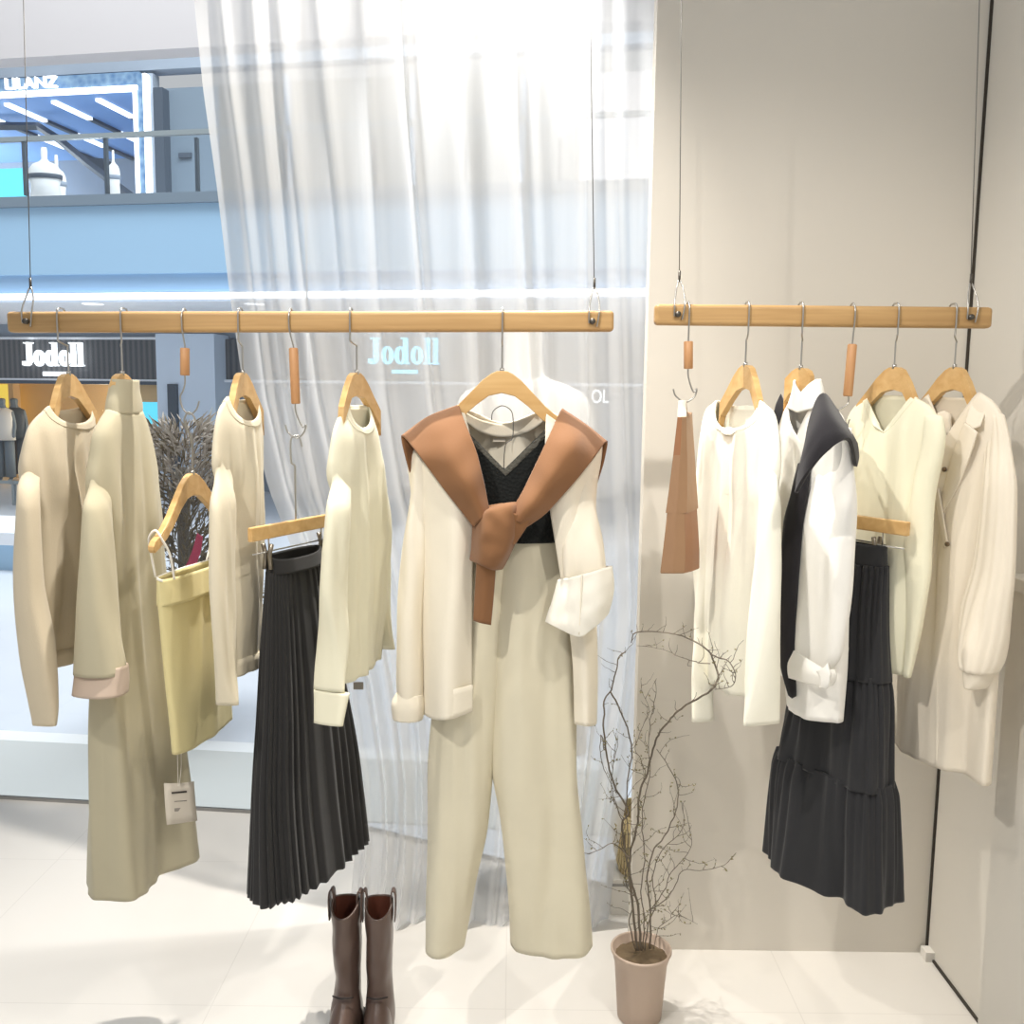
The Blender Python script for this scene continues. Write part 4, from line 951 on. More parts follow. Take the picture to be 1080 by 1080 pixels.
for i in range(nz_+1):
    py = -50+(985+50)*i/nz_
    row = []
    zz = max(.004, P(540, py, CY).z)
    v_ = i/nz_
    for j in range(nx+1):
        u_ = j/nx
        L_, R_ = lerp_tab(LT, py), lerp_tab(RT, py)
        x = P(L_+(R_-L_)*u_, py, CY).x
        y = CY
        for q, fp in enumerate(folds_px):
            fu = (fp-204)/496.0; wdt = .014+.01*((q*37) % 5)/5
            wob = .008*math.sin(v_*5+q*2.1)
            y -= (.03+.012*((q*13) % 3))*math.exp(-((u_-fu-wob)/wdt)**2)*(.7+.5*v_)
        y += .012*math.sin(u_*2*PI*7+1.2*math.sin(v_*2))+.012*noise.noise(Vector((u_*9, v_*1.2, 0)))
        row.append(bm.verts.new((x, min(y, CY+.07), zz)))
    g.append(row)
for i in range(nz_):
    for j in range(nx): bm.faces.new((g[i][j], g[i][j+1], g[i+1][j+1], g[i+1][j]))
cu = obj('sheer_curtain', bm, M['sheer'])
tag(cu, 'floor-length sheer white curtain hanging behind the long rail, swept aside at the window', 'curtain')

# --- headless mannequin behind the curtain
MY = CY+.2
mc = Vector((P(552, 465, MY).x, MY, 0))
t = thing('mannequin', mc, 'white headless mannequin torso on a stand behind the sheer curtain', 'mannequin')
fm = Fr(552, 0, ref=(mc.x, mc.y, 0))
tube('torso', fm, [(338, 532, 572, .055), (375, 533, 571, .055), (396, 530, 574, .06), (406, 508, 598, .075), (418, 487, 618, .085), (450, 478, 626, .1), (540, 492, 612, .115), (640, 500, 604, .1), (720, 488, 616, .11), (790, 486, 618, .1)], M['white'], t, N=64, m=60, pw=.95, vd=0, capt=True, capb=True)
bm = bmesh.new(); sweep(bm, [(mc.x, mc.y, .02), (mc.x, mc.y, zpx(552, 785, MY))], .014, 16); obj('stand_pole', bm, M['steel'], t)
bm = bmesh.new(); lathe(bm, [(.0, .0), (.14, .0), (.14, .008), (.02, .02), (0, .02)], mc, 40); obj('stand_base', bm, M['steel'], t)

# --- wicker basket on a white block between curtain and wall
m, nt, b = newmat('wicker'); tc = nt.nodes.new('ShaderNodeTexCoord'); wv = nt.nodes.new('ShaderNodeTexWave'); wv.bands_direction = 'X'
wv.inputs['Scale'].default_value = 42; wv.inputs['Distortion'].default_value = 1.5
cr_ = nt.nodes.new('ShaderNodeValToRGB'); cr_.color_ramp.elements[0].color = lin((176, 152, 104)); cr_.color_ramp.elements[1].color = lin((220, 202, 156))
nt.links.new(tc.outputs['Object'], wv.inputs['Vector']); nt.links.new(wv.outputs['Fac'], cr_.inputs['Fac']); nt.links.new(cr_.outputs['Color'], b.inputs['Base Color'])
bp = nt.nodes.new('ShaderNodeBump'); bp.inputs['Strength'].default_value = .6; bp.inputs['Distance'].default_value = .004; nt.links.new(wv.outputs['Fac'], bp.inputs['Height']); nt.links.new(bp.outputs['Normal'], b.inputs['Normal'])
b.inputs['Roughness'].default_value = .8; M['wicker'] = m
BY = CY+.13
bc = Vector((P(674, 912, BY).x, BY, 0)); zb = P(660, 914, BY).z; zt2 = P(660, 850, BY).z
t = thing('display_block', bc, 'low white block behind the curtain edge carrying the wicker basket', 'block')
o = box('block_body', (-.1, -.09, 0), (.06, .05, zb), M['wplinth']); o.parent = t
o = box('shade_strip', (-.103, -.093, zb-.02), (.063, .053, zb-.012), M['gasket']); o.parent = t  # raised grey strip standing in for the shade below the basket
t = thing('basket', (bc.x, bc.y-.02, zb), 'beige wicker basket between curtain and beige wall, behind the dry shrub', 'basket')
bm = bmesh.new(); h_ = zt2-zb; lathe(bm, [(0, .002), (.07, .002), (.09, h_*.35), (.098, h_*.7), (.09, h_), (.084, h_), (.09, h_*.7), (.08, h_*.3), (0, .012)], (bc.x, bc.y-.02, zb), 40)
obj('basket_body', bm, M['wicker'], t)

# ================================================================= THE MALL OUTSIDE
ang = math.radians(10.5); A0 = Vector((-7.56, 14.0, 0)); E = Vector((math.cos(ang), -math.sin(ang), 0)); NF = Vector((-math.sin(ang), -math.cos(ang), 0))
def fpix(px, py, off):
    d = ray(px, py); o = Vector((0, 0, CAMZ)); q = A0+NF*off-o
    t_ = (q.x*NF.x+q.y*NF.y)/(d.x*NF.x+d.y*NF.y); w = o+d*t_
    return (w-A0).dot(E), w.z
def FW(u, off, z):
    p = A0+E*u+NF*off; return Vector((p.x, p.y, z))
def fboxw(bm, u0, u1, z0, z1, o0, o1):
    hexa(bm, [FW(u0, o0, z0), FW(u1, o0, z0), FW(u1, o1, z0), FW(u0, o1, z0), FW(u0, o0, z1), FW(u1, o0, z1), FW(u1, o1, z1), FW(u0, o1, z1)])
def fbox(name, L, T, R, B, off, depth, mat, parent=None, ref=None, bev=0.0):
    """front face spans pixels L..R, T..B on the plane at `off`, thickness `depth` going back"""
    r = (L+R)/2 if ref is None else ref
    u0, _ = fpix(L, (T+B)/2, off); u1, _ = fpix(R, (T+B)/2, off); z1 = fpix(r, T, off)[1]; z0 = fpix(r, B, off)[1]
    bm = bmesh.new(); fboxw(bm, u0, u1, z0, z1, off, off-depth)
    return obj(name, bm, mat, parent, smooth=False, bev=bev)
FR, BK = 1.5, -2.4
M['m_beige'] = plain('mall_plaster', (196, 189, 187), .8)
M['m_grey'] = plain('mall_grey', (150, 160, 172), .7)
M['m_blue'] = plain('mall_blue_panel', (160, 194, 220), .4)
M['m_blue2'] = plain('mall_blue_panel_low', (150, 184, 216), .5)
M['m_pil'] = plain('mall_pillar_paint', (214, 226, 240), .6)
M['m_white'] = plain('mall_white', (240, 242, 246), .6)
M['m_lite'] = plain('light_strip', (255, 255, 255), .5, emit=(248, 250, 255), es=1.6)
M['m_dark'] = plain('mall_dark', (70, 80, 92), .5)
M['m_band'] = plain('mall_band', (116, 130, 142), .6)
M['m_rail'] = plain('mall_handrail', (150, 158, 160), .4, .3)
M['m_shopblue'] = plain('shop_ceiling_blue', (120, 160, 214), .6)
M['m_cyan'] = plain('lit_cyan_panel', (90, 200, 225), .5, emit=(100, 215, 235), es=.8)
M['m_brown'] = plain('shop_dark_panel', (120, 118, 112), .5)
M['m_tan'] = plain('shop_tan', (214, 180, 132), .7)
M['m_rear'] = plain('shop_rear_grey', (150, 170, 196), .7)
M['m_yel'] = plain('shop_yellow', (235, 205, 80), .6, emit=(250, 220, 90), es=.6)
m, nt, b = newmat('fascia_slats'); tc = nt.nodes.new('ShaderNodeTexCoord'); wv = nt.nodes.new('ShaderNodeTexWave'); wv.inputs['Scale'].default_value = 3.2; wv.bands_direction = 'X'
cr_ = nt.nodes.new('ShaderNodeValToRGB'); cr_.color_ramp.elements[0].color = lin((74, 76, 80)); cr_.color_ramp.elements[1].color = lin((104, 104, 106))
nt.links.new(tc.outputs['Object'], wv.inputs['Vector']); nt.links.new(wv.outputs['Fac'], cr_.inputs['Fac']); nt.links.new(cr_.outputs['Color'], b.inputs['Base Color']); M['m_slat'] = m
m, nt, b = newmat('sign_pattern'); tc = nt.nodes.new('ShaderNodeTexCoord'); vo = nt.nodes.new('ShaderNodeTexVoronoi'); vo.inputs['Scale'].default_value = 9
cr_ = nt.nodes.new('ShaderNodeValToRGB'); cr_.color_ramp.elements[0].color = lin((70, 108, 150)); cr_.color_ramp.elements[1].color = lin((140, 168, 190))
nt.links.new(tc.outputs['Object'], vo.inputs['Vector']); nt.links.new(vo.outputs['Distance'], cr_.inputs['Fac']); nt.links.new(cr_.outputs['Color'], b.inputs['Base Color']); M['m_pat'] = m
M['letter'] = plain('lit_letters', (255, 255, 255), .5, emit=(250, 253, 255), es=1.3)
M['letterc'] = plain('lit_letters_cyan', (150, 225, 250), .5, emit=(130, 225, 255), es=1.5)

bm = bmesh.new(); v = [bm.verts.new(p) for p in [(-22, WA.y+.3, -.02), (WA.x, WA.y+.02, -.02), (WB.x, WB.y+.02, -.02), (WC.x+.01, WC.y+.02, -.02), (14, WC.y+.02, -.02), (14, 24, -.02), (-22, 24, -.02)]]
top = bm.faces.new(v)
ex = bmesh.ops.extrude_face_region(bm, geom=[top]); bmesh.ops.translate(bm, verts=[q for q in ex['geom'] if isinstance(q, bmesh.types.BMVert)], vec=(0, 0, -.1))
struct(obj('floor_mall', bm, M['mfloor'], smooth=False))
LX, RX = -260, 860
struct(fbox('wall_mall_upper', LX, -60, RX, 55, FR, .3, M['m_beige'], ref=120))
struct(fbox('wall_mall_recess', LX, -20, RX, 77, BK, .3, M['m_grey'], ref=100))
struct(fbox('trim_mall_band', LX, 205, RX, 216, FR+.06, .3, M['m_band'], ref=100))
struct(fbox('wall_mall_fascia', LX, 216, RX, 289, FR, .3, M['m_blue'], ref=100))
struct(fbox('trim_mall_fascia', LX, 289, RX, 308, FR-.05, .3, M['m_blue2'], ref=100))
# balcony slab: underside is the white soffit
z0 = fpix(100, 316, FR-.05)[1]
u0, u1 = fpix(LX, 300, FR)[0], fpix(RX, 300, FR)[0]
bm = bmesh.new(); fboxw(bm, u0, u1, z0, z0+.1, FR-.35, BK-.3); struct(obj('ceiling_mall_soffit', bm, M['m_white'], smooth=False))
zd_ = fpix(60, 212, BK+1.2)[1]
bm = bmesh.new(); fboxw(bm, u0, u1, zd_-.12, zd_, BK+1.5, BK-6); struct(obj('floor_mall_upper', bm, M['m_white'], smooth=False))
tag(fbox('light_strip', LX, 309, RX, 315.5, FR+.02, .08, M['m_lite'], ref=100), 'white light strip running along the foot of the blue balcony front', 'light')
for q, (lx, ly) in enumerate(((98, 321), (268, 321))):
    o_ = FR-1.1; w = ray(lx, ly); tt = (z0-.004-CAMZ)/w.z; c_ = Vector((0, 0, CAMZ))+w*tt
    bm = bmesh.new(); sweep(bm, [c_, c_+Vector((0, 0, .05))], .13, 20)
    tag(obj('downlight', bm, M['m_lite']), ['round downlight in the white soffit above the shop sign, outside the bare window', 'round downlight in the white soffit seen through the edge of the sheer curtain'][q], 'light')
# upper floor shop
t = thing('upper_shop', FW(2, BK, 5), 'blue-lit upper-floor shop with white lit frame and sign across the mall', 'shop')
fbox('back_wall', -200, 150, 158, 215, BK-4, .2, M['m_grey'], t, ref=80)
za = fpix(80, 100, BK)[1]; ua, ub = fpix(-200, 150, BK)[0], fpix(146, 150, BK)[0]
bm = bmesh.new(); fboxw(bm, ua, ub, za, za+.1, BK, BK-6); obj('shop_ceiling', bm, M['m_shopblue'], t, smooth=False)
bm = bmesh.new(); fboxw(bm, ua, ub, za-3.6, za, BK-6, BK-6.1); obj('rear_wall', bm, M['m_rear'], t, smooth=False)
fbox('sign_fascia', -200, 79, 147, 93, BK+.05, .2, M['m_pat'], t, ref=80)
fbox('frame_top', -200, 93, 144, 97.5, BK+.12, .2, M['m_lite'], t, ref=75)
fbox('frame_side', 141.5, 92, 145, 206, BK+.12, .2, M['m_lite'], t, ref=143)
fbox('frame_side', 152, 77, 155.5, 206, BK+.12, .2, M['m_lite'], t, ref=154)
fbox('frame_infill', 145, 78, 152, 206, BK+.08, .2, M['m_pat'], t, ref=148)
fbox('cyan_panel', -40, 178, 24, 210, BK-.3, .1, M['m_cyan'], t, ref=0)
for (x0, y0) in ((-45, 104), (2, 108), (52, 103), (99, 99)):
    u_, _ = fpix(x0, y0, BK-.1)
    for (d0, d1, mt) in ((.1, 1.0, M['m_lite']), (1.0, 1.8, M['m_dark']), (1.8, 2.6, M['m_lite']), (2.6, 3.6, M['m_dark'])):
        bm = bmesh.new(); fboxw(bm, u_-.05+d0*.0, u_+.05, za-.05, za-.001, BK-.1-d0*1.1, BK-.1-d1*1.1); obj('track_light', bm, mt, t, smooth=False)
# dark reflection of an escalator, modelled as solid beam and landing
bm = bmesh.new(); pts = [(-60, 133), (40, 133), (62, 147), (92, 172), (118, 192), (140, 208)]
sweep(bm, [FW(fpix(x, y, BK-1.0)[0], BK-1.0, fpix(x, y, BK-1.0)[1]) for x, y in pts], .07, 4); obj('reflected_beam', bm, M['m_dark'], t, smooth=False)
bm = bmesh.new(); q = [FW(*(lambda r: (r[0], BK-1.2, r[1]))(fpix(x, y, BK-1.2))) for x, y in ((86, 166), (108, 167), (112, 188), (100, 182))]
q2 = [p+NF*-.3 for p in q]; a_ = [bm.verts.new(p) for p in q]; c_ = [bm.verts.new(p) for p in q2]; bm.faces.new(a_); bm.faces.new(c_[::-1])
for i in range(4): bm.faces.new((a_[i], c_[i], c_[(i+1) % 4], a_[(i+1) % 4]))
obj('reflected_landing', bm, M['m_dark'], t, smooth=False)
# neighbouring unlit front
t = thing('upper_shopfront', FW(4, BK, 5), 'grey shuttered upper-floor unit beside the blue-lit shop across the mall', 'shop')
fbox('side_panel', 156, 77, 163, 215, BK, .2, M['m_grey'], t, ref=160)
fbox('dark_pillar', 163, 92, 173, 215, BK+.1, .3, M['m_dark'], t, ref=168)
fbox('grey_door', 173, 92, 232, 215, BK-.1, .2, M['m_band'], t, ref=200)
fbox('door_plate', 188, 161, 201, 166, BK-.05, .05, M['m_dark'], t, ref=195)
t = thing('upper_shopfront', FW(8, BK, 5), 'dark-glazed upper-floor unit seen through the sheer curtain', 'shop')
fbox('dark_glazing', 232, 80, 612, 215, BK-.1, .2, M['m_brown'], t, ref=420)
for x_ in (300, 432, 548): fbox('glazing_post', x_, 78, x_+6, 215, BK, .1, M['m_grey'], t, ref=x_)
fbox('pale_end_wall', 612, 77, 860, 215, BK, .2, M['m_beige'], t, ref=640)
# balcony railing
t = thing('balcony_railing', FW(4, FR, 4.4), 'glass balcony railing with grey handrail on the upper floor across the mall', 'railing')
fbox('handrail', LX, 140.5, RX, 145.5, FR, .06, M['m_rail'], t, ref=100)
fbox('glass_panel', LX, 146, RX, 206, FR-.02, .012, M['glass'], t, ref=100)
for x_ in (-60, 25, 111, 207, 300, 395, 490, 590, 690): fbox('post', x_-1.4, 145, x_+1.6, 206, FR-.04, .05, M['m_band'], t, ref=x_)
# upper floor display dummies
def dummy(x, top, bot, off, w, label, dark=False):
    uu, zt_ = fpix(x, top, off); zb_ = zd_; c_ = FW(uu, off, 0); h = zt_-zb_
    t = thing('mannequin', (c_.x, c_.y, zb_), label, 'mannequin')
    bm = bmesh.new(); lathe(bm, [(0, h), (w*.08, h*.99), (w*.1, h*.9), (w*.09, h*.78), (w*.15, h*.73), (w*.34, h*.68), (w*.45, h*.6), (w*.5, h*.48), (w*.42, h*.3), (w*.46, 0), (0, 0)], (c_.x, c_.y, zb_), 24)
    for v in bm.verts: v.co.y = c_.y+(v.co.y-c_.y)*.6
    obj('torso', bm, M['white'], t)
    bm = bmesh.new(); lathe(bm, [(w*.455, h*.5), (w*.52, h*.48), (w*.5, h*.4), (w*.48, h*.4)], (c_.x, c_.y, zb_), 24)
    for v in bm.verts: v.co.y = c_.y+(v.co.y-c_.y)*.6
    obj('sash', bm, M['m_dark'] if dark else M['m_grey'], t)
dummy(46, 155, 212, BK+1.2, .52, 'display dummy in a white top with dark trim behind the upper railing', True)
dummy(59, 163, 212, BK+.7, .3, 'smaller display dummy half hidden behind the white-topped dummy upstairs')
dummy(119, 158, 212, BK+1.2, .2, 'narrow white display dummy behind the upper railing near the lit frame')
# lower shops: fascias
struct(fbox('wall_mall_lintel', LX, 338, RX, 357, BK, .3, M['m_grey'], ref=100))
t = thing('shop_fascia', FW(1, BK, 3), 'dark slatted shop fascia with white lit sign outside the bare window', 'shop fascia')
fbox('fascia_board', LX, 358, 166.5, 400, BK+.12, .3, M['m_slat'], t, ref=80)
fbox('bulb_trim', LX, 355.5, 166.5, 358, BK+.16, .1, M['m_white'], t, ref=80)
fbox('bulb_trim', LX, 399.5, 166.5, 401.5, BK+.16, .1, M['m_white'], t, ref=80)
fbox('lower_edge', LX, 401.5, 168, 405, BK+.18, .3, M['m_dark'], t, ref=80)
def ringo(bm, cx, cz, rx, rz, ix, iz, off, th, seg=28):
    o = [[], [], [], []]
    for k in range(seg):
        a = 2*PI*k/seg; c, s = math.cos(a), math.sin(a)
        o[0].append(bm.verts.new(FW(cx+rx*c, off, cz+rz*s))); o[1].append(bm.verts.new(FW(cx+ix*c, off, cz+iz*s)))
        o[2].append(bm.verts.new(FW(cx+rx*c, off-th, cz+rz*s))); o[3].append(bm.verts.new(FW(cx+ix*c, off-th, cz+iz*s)))
    for k in range(seg):
        n = (k+1) % seg
        for a, b_ in ((0, 1), (1, 3), (3, 2), (2, 0)): bm.faces.new((o[a][k], o[a][n], o[b_][n], o[b_][k]))
def jodoll(x0, x1, ytop, ybot, off, mat, parent):
    """bold didone style lettering J o d o l l"""
    uL = fpix(x0, 380, off)[0]; uR = fpix(x1, 380, off)[0]; zt_ = fpix((x0+x1)/2, ytop, off)[1]; zb_ = fpix((x0+x1)/2, ybot, off)[1]
    W_ = uR-uL; H_ = zt_-zb_; th = .06
    def bx(bm, a, b_, c, d): fboxw(bm, uL+a*W_, uL+b_*W_, zb_+c*H_, zb_+d*H_, off, off-th)
    L_ = []
    bm = bmesh.new(); bx(bm, .075, .14, .12, 1); bx(bm, .03, .175, .95, 1); bx(bm, .03, .1, .0, .06); bx(bm, .075, .125, .04, .14); bx(bm, 0, .045, .03, .2); L_.append(bm)
    def o_(c):
        bm = bmesh.new(); ringo(bm, uL+c*W_, zb_+.33*H_, .083*W_, .345*H_, .03*W_, .27*H_, off, th); return bm
    L_.append(o_(.27))
    bm = o_(.455); bx(bm, .495, .555, .0, 1); bx(bm, .46, .5, .95, 1); bx(bm, .55, .585, 0, .05); L_.append(bm)
    L_.append(o_(.685))
    for c in (.83, .945):
        bm = bmesh.new(); bx(bm, c-.03, c+.03, 0, 1); bx(bm, c-.06, c-.02, .95, 1); bx(bm, c-.055, c+.055, 0, .05); L_.append(bm)
    for bm in L_: obj('letter', bm, mat, parent, smooth=False)
jodoll(23, 87.5, 361, 386, BK+.26, M['letter'], t)
fbox('small_sign_bar', 45, 392, 69, 396.5, BK+.2, .05, M['letter'], t, ref=57)
t = thing('shop_fascia', FW(7, BK, 3), 'dark shop fascia with pale blue lit sign seen through the sheer curtain', 'shop fascia')
fbox('fascia_board', 228, 358, 860, 402, BK+.12, .3, M['m_slat'], t, ref=420)
jodoll(388, 463, 356, 384, BK+.26, M['letterc'], t)
fbox('small_sign_bar', 413, 390, 440, 394, BK+.2, .05, M['letterc'], t, ref=427)
fbox('lower_edge', 228, 402, 860, 405, BK+.18, .3, M['m_white'], t, ref=420)
t = thing('mall_pillar', FW(3.4, BK, 0), 'pale blue-white square pillar between the two shop fascias across the mall', 'pillar')
fbox('pillar_body', 167, 352, 228, 560, BK+.5, .6, M['m_pil'], t, ref=198)
fbox('grey_plate', 178.5, 405, 188, 560, BK+.56, .06, M['m_dark'], t, ref=183)
t = thing('shop_interior', FW(0, BK, 0), 'warm tan shop interior with yellow light under the dark slatted fascia', 'shop')
fbox('tan_wall', LX, 403, 150, 556, BK-2.4, .2, M['m_tan'], t, ref=60)
fbox('yellow_panel', -80, 405, 13, 475, BK-2.0, .1, M['m_yel'], t, ref=0)
fbox('pale_column', 12, 404, 17, 556, BK-1.6, .2, M['m_tan'], t, ref=15)
bm = bmesh.new(); zc = fpix(60, 404, BK)[1]; fboxw(bm, fpix(LX, 400, BK)[0], fpix(150, 400, BK)[0], zc, zc+.1, BK, BK-2.6); obj('shop_ceiling', bm, M['m_tan'], t, smooth=False)
fbox('lit_screen', 150, 424, 168, 452, BK+.05, .1, M['m_cyan'], t, ref=159)
fbox('brown_header', 146, 405, 168, 424, BK+.05, .1, M['m_tan'], t, ref=157)
t = thing('shop_interior', FW(7, BK, 0), 'grey shop interior seen through the sheer curtain below the blue lit sign', 'shop')
fbox('grey_wall', 228, 403, 860, 556, BK-.6, .2, M['m_grey'], t, ref=430)
for x_ in (300, 395, 505, 610): fbox('pale_post', x_, 403, x_+6, 556, BK-.3, .1, M['m_white'], t, ref=x_)
# lit letters at the far end, seen through the curtain
def text(body, L, T, R, B, off, mat, parent):
    cu_ = bpy.data.curves.new('txt', 'FONT'); cu_.body = body; cu_.extrude = .03
    to = bpy.data.objects.new('txt', cu_); COL.objects.link(to)
    dg = bpy.context.evaluated_depsgraph_get(); me = bpy.data.meshes.new_from_object(to.evaluated_get(dg)); bpy.data.objects.remove(to)
    xs = [v.co.x for v in me.vertices]; ys = [v.co.y for v in me.vertices]
    uL = fpix(L, (T+B)/2, off)[0]; uR = fpix(R, (T+B)/2, off)[0]; zt_ = fpix((L+R)/2, T, off)[1]; zb_ = fpix((L+R)/2, B, off)[1]
    for v in me.vertices:
        q = FW(uL+(v.co.x-min(xs))/(max(xs)-min(xs))*(uR-uL), off+v.co.z, zb_+(v.co.y-min(ys))/(max(ys)-min(ys))*(zt_-zb_))
        v.co = q-Vector(parent.location)
    return link('lettering', me, mat, parent, smooth=False)
text('OL', 624, 411, 642, 425, BK+.3, M['letter'], t)
text('LILANZ', 6, 81.5, 60, 93, BK+.2, M['letter'], bpy.data.objects['upper_shop'])
# low pale kiosk and barrier
t = thing('kiosk', FW(0, 5, 0), 'low pale-blue kiosk plinth on the mall floor outside the window end', 'kiosk')
fbox('kiosk_body', -160, 574, 60, 632, 4.6, 1.0, M['m_blue'], t, ref=5)
fbox('kiosk_base', -160, 632, 60, 648, 4.55, .9, M['m_band'], t, ref=5)
fbox('kiosk_top', -160, 562, 62, 575, 4.65, 1.1, M['m_white'], t, ref=5)
t = thing('shop_barrier', FW(0, 1, 0), 'metal rail barrier in front of the shop dummies across the mall', 'barrier')
for yy in (507, 536): fbox('rail', -160, yy, 90, yy+3.5, 0, .05, M['m_rail'], t, ref=10)
for xx in (-30, 13, 56): fbox('post', xx, 507, xx+2.5, 560, 0, .05, M['m_rail'], t, ref=xx)
# shop dummies dressed in dark and white
def figure(x, off, label, top, bottom, h=1.62):
    uu, _ = fpix(x, 500, off); c_ = FW(uu, off, 0)
    t = thing('mannequin', (c_.x, c_.y, 0), label, 'mannequin')
    me = bpy.data.meshes.new('body')
    V = [(0, 0, .92), (0, 0, 1.1), (0, 0, 1.3), (0, -.01, 1.42), (0, -.02, 1.53), (0, -.02, 1.6), (.17, 0, 1.34), (.22, .0, 1.08), (.21, -.04, .84), (-.17, 0, 1.34), (-.22, 0, 1.08), (-.21, -.04, .84), (.09, 0, .86), (.1, 0, .48), (.1, .02, .06), (.1, -.1, .03), (-.09, 0, .86), (-.1, 0, .48), (-.1, .02, .06), (-.1, -.1, .03)]
    Ed = [(0, 1), (1, 2), (2, 3), (3, 4), (4, 5), (2, 6), (6, 7), (7, 8), (2, 9), (9, 10), (10, 11), (0, 12), (12, 13), (13, 14), (14, 15), (0, 16), (16, 17), (17, 18), (18, 19)]
    Rr = [.13, .12, .14, .055, .085, .09, .055, .042, .035, .055, .042, .035, .09, .06, .04, .03, .09, .06, .04, .03]
    s = h/1.68
    me.from_pydata([tuple(q*s for q in v) for v in V], Ed, [])
    o = bpy.data.objects.new('body', me); COL.objects.link(o); o.parent = t; me.materials.append(M['m_band'])
    md = o.modifiers.new('skin', 'SKIN')
    for i, sv in enumerate(me.skin_vertices[0].data):
        sv.radius = (Rr[i]*s, Rr[i]*s*.8); sv.use_root = (i == 0)
    o.modifiers.new('sub', 'SUBSURF').render_levels = 1
    bm = bmesh.new(); lathe(bm, [(.07*s, 1.42*s), (.19*s, 1.36*s), (.215*s, 1.2*s), (.2*s, 1.0*s), (.22*s, .8*s), (.21*s, .8*s)], (c_.x, c_.y, 0), 20)
    for v in bm.verts: v.co.y = c_.y+(v.co.y-c_.y)*.65
    obj('jacket', bm, top, t)
    for sx in (-.1, .1):
        bm = bmesh.new(); sweep(bm, [(c_.x+sx*s, c_.y, .84*s), (c_.x+sx*s, c_.y, .1*s)], .09*s, 12); obj('trouser_leg', bm, bottom, t)
figure(6, BK-.6, 'shop dummy in white jacket at the edge of the picture beyond the barrier', M['white'], M['m_band'])
figure(19, BK-1.2, 'shop dummy in dark jacket beside the oatmeal sweater beyond the barrier', M['m_dark'], M['m_dark'])
# artificial grey-green shrub outside the glass
sc_ = P(192, 520, 4.9)
t = thing('display_tree', (sc_.x, 4.9, 0), 'bushy grey-green display tree with pink ribbon outside the glass behind the camisole hanger', 'tree')
M['bush'] = plain('bush_needles', (122, 106, 78), .8, var=.35, vs=30)
M['bushp'] = plain('bush_plumes', (190, 176, 160), .8)
M['ribbon'] = plain('pink_ribbon', (190, 52, 84), .5)
rnd = random.Random(9)
bm = bmesh.new(); bm2 = bmesh.new()
zlo, zhi = .3, P(192, 452, 4.9).z
for k in range(2600):
    q = rnd.random()**.8; z = zlo+(zhi-zlo)*q; rad = (.42-.22*q)*math.sqrt(rnd.random())
    a = rnd.uniform(0, 2*PI); p = Vector((sc_.x+rad*math.cos(a), 4.9+rad*math.sin(a), z))
    d = Vector((math.cos(a)+rnd.uniform(-.6, .6), math.sin(a)+rnd.uniform(-.6, .6), rnd.uniform(-.1, 1.4))).normalized()
    L = rnd.uniform(.06, .16); w = d.orthogonal().normalized()*rnd.uniform(.003, .009)
    tgt = bm2 if (q > .72 and rnd.random() < .7) else bm
    mid = p+d*L*.5+Vector((0, 0, .01))
    vs = [tgt.verts.new(p), tgt.verts.new(mid+w), tgt.verts.new(p+d*L), tgt.verts.new(mid-w)]
    tgt.faces.new(vs)
o = obj('foliage', bm, M['bush'], t, solid=.002); o['kind'] = 'stuff'
o = obj('plumes', bm2, M['bushp'], t, solid=.002); o['kind'] = 'stuff'
bm = bmesh.new(); sweep(bm, [(sc_.x, 4.9, .0), (sc_.x, 4.9, zhi-.2)], .03, 10); obj('trunk', bm, M['twig'], t)
bm = bmesh.new(); lathe(bm, [(0, 0), (.2, 0), (.24, .32), (.22, .32), (.2, .3), (0, .3)], (sc_.x, 4.9, -.02), 30); obj('planter', bm, M['m_white'], t)
patch('ribbon', [[P(208, 562, 4.42), P(214, 566, 4.42)], [P(203, 580, 4.4), P(211, 584, 4.4)], [P(195, 598, 4.4), P(203, 602, 4.4)], [P(182, 612, 4.42), P(190, 617, 4.42)]], M['ribbon'], t, 6, 4, solid=.006)

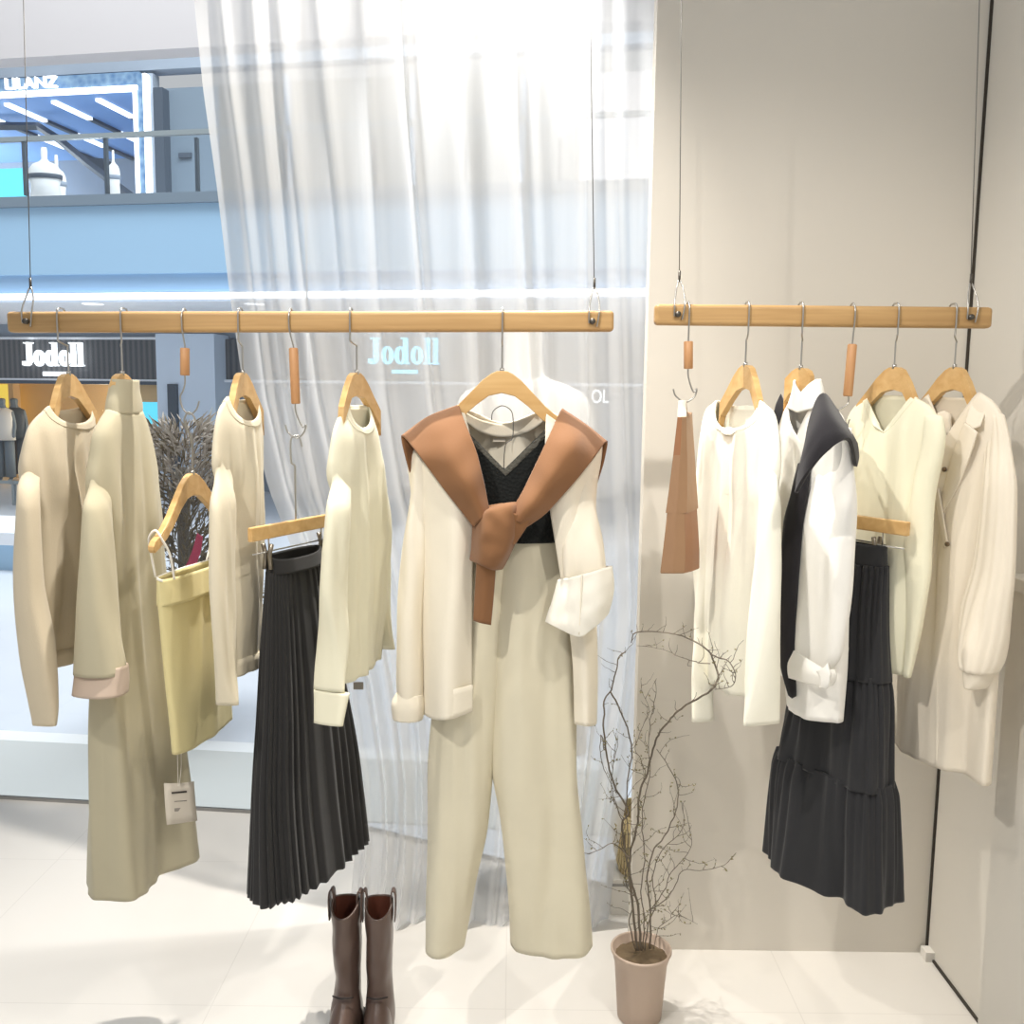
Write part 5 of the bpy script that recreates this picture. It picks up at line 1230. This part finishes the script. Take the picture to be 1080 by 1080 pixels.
# ================================================================= LIGHT
wd = bpy.data.worlds.new('world'); sc.world = wd; wd.use_nodes = True
bg = wd.node_tree.nodes['Background']; bg.inputs['Color'].default_value = (.97, .985, 1.0, 1); bg.inputs['Strength'].default_value = .55
def spot(name, loc, tgt, w, size, blend, rad, col):
    l = bpy.data.lights.new(name, 'SPOT'); o = bpy.data.objects.new(name, l); COL.objects.link(o)
    l.energy = w; l.spot_size = math.radians(size); l.spot_blend = blend; l.shadow_soft_size = rad; l.color = col
    o.location = loc; d = Vector(tgt)-Vector(loc); o.rotation_euler = d.to_track_quat('-Z', 'Y').to_euler(); return o
WARM = (1.0, .955, .89)
spot('ceiling_spot', (-.35, 1.3, 3.25), (.84, 2.25, 1.25), 45, 76, 1.0, .035, WARM)
spot('ceiling_spot', (-1.05, .45, 3.2), (.55, 2.35, .85), 140, 62, .6, .03, WARM)
spot('ceiling_spot', (1.0, .5, 3.2), (-.35, 2.45, .4), 72, 56, .6, .03, WARM)
spot('ceiling_spot', (-.32, 2.5, 4.0), (-.45, 2.5, 0), 460, 62, .5, .03, (1, .95, .88))
def area(name, loc, tgt, w, sx, sy, col):
    l = bpy.data.lights.new(name, 'AREA'); o = bpy.data.objects.new(name, l); COL.objects.link(o)
    l.shape = 'RECTANGLE'; l.size = sx; l.size_y = sy; l.energy = w; l.color = col
    o.location = loc; d = Vector(tgt)-Vector(loc); o.rotation_euler = d.to_track_quat('-Z', 'Y').to_euler(); return o
spot('ceiling_spot', (.02, CY+.26, 3.45), (.0, CY+.12, 0), 210, 66, .6, .05, (1, .98, .95))  # added between curtain and glass to brighten the mannequin and voile
def point(loc, w, col, r=.25):
    l = bpy.data.lights.new('shop_lamp', 'POINT'); o = bpy.data.objects.new('shop_lamp', l); COL.objects.link(o)
    l.energy = w; l.color = col; l.shadow_soft_size = r; o.location = loc
point(FW(fpix(-70, 120, BK-2.5)[0], BK-2.5, za-1.6), 330, (.9, .96, 1))
point(FW(fpix(128, 150, BK-4.0)[0], BK-3.0, za-3.2), 160, (.9, .96, 1))
point(FW(fpix(-60, 440, BK-1.2)[0], BK-1.2, 2.2), 90, (1, .9, .72))
point(FW(fpix(120, 470, BK-1.2)[0], BK-1.2, 1.2), 60, (1, .9, .72))
area('atrium_skylight', (-3, 9.5, 12), (-4, 11, 0), 2100, 10, 6, (.93, .97, 1.0))
vs_ = sc.view_settings
vs_.view_transform = 'Standard'; vs_.look = 'None'; vs_.exposure = 0.0; vs_.gamma = 1.0; vs_.use_curve_mapping = False
sc.cycles.max_bounces = 8; sc.cycles.transparent_max_bounces = 16
sc.cycles.use_denoising = True
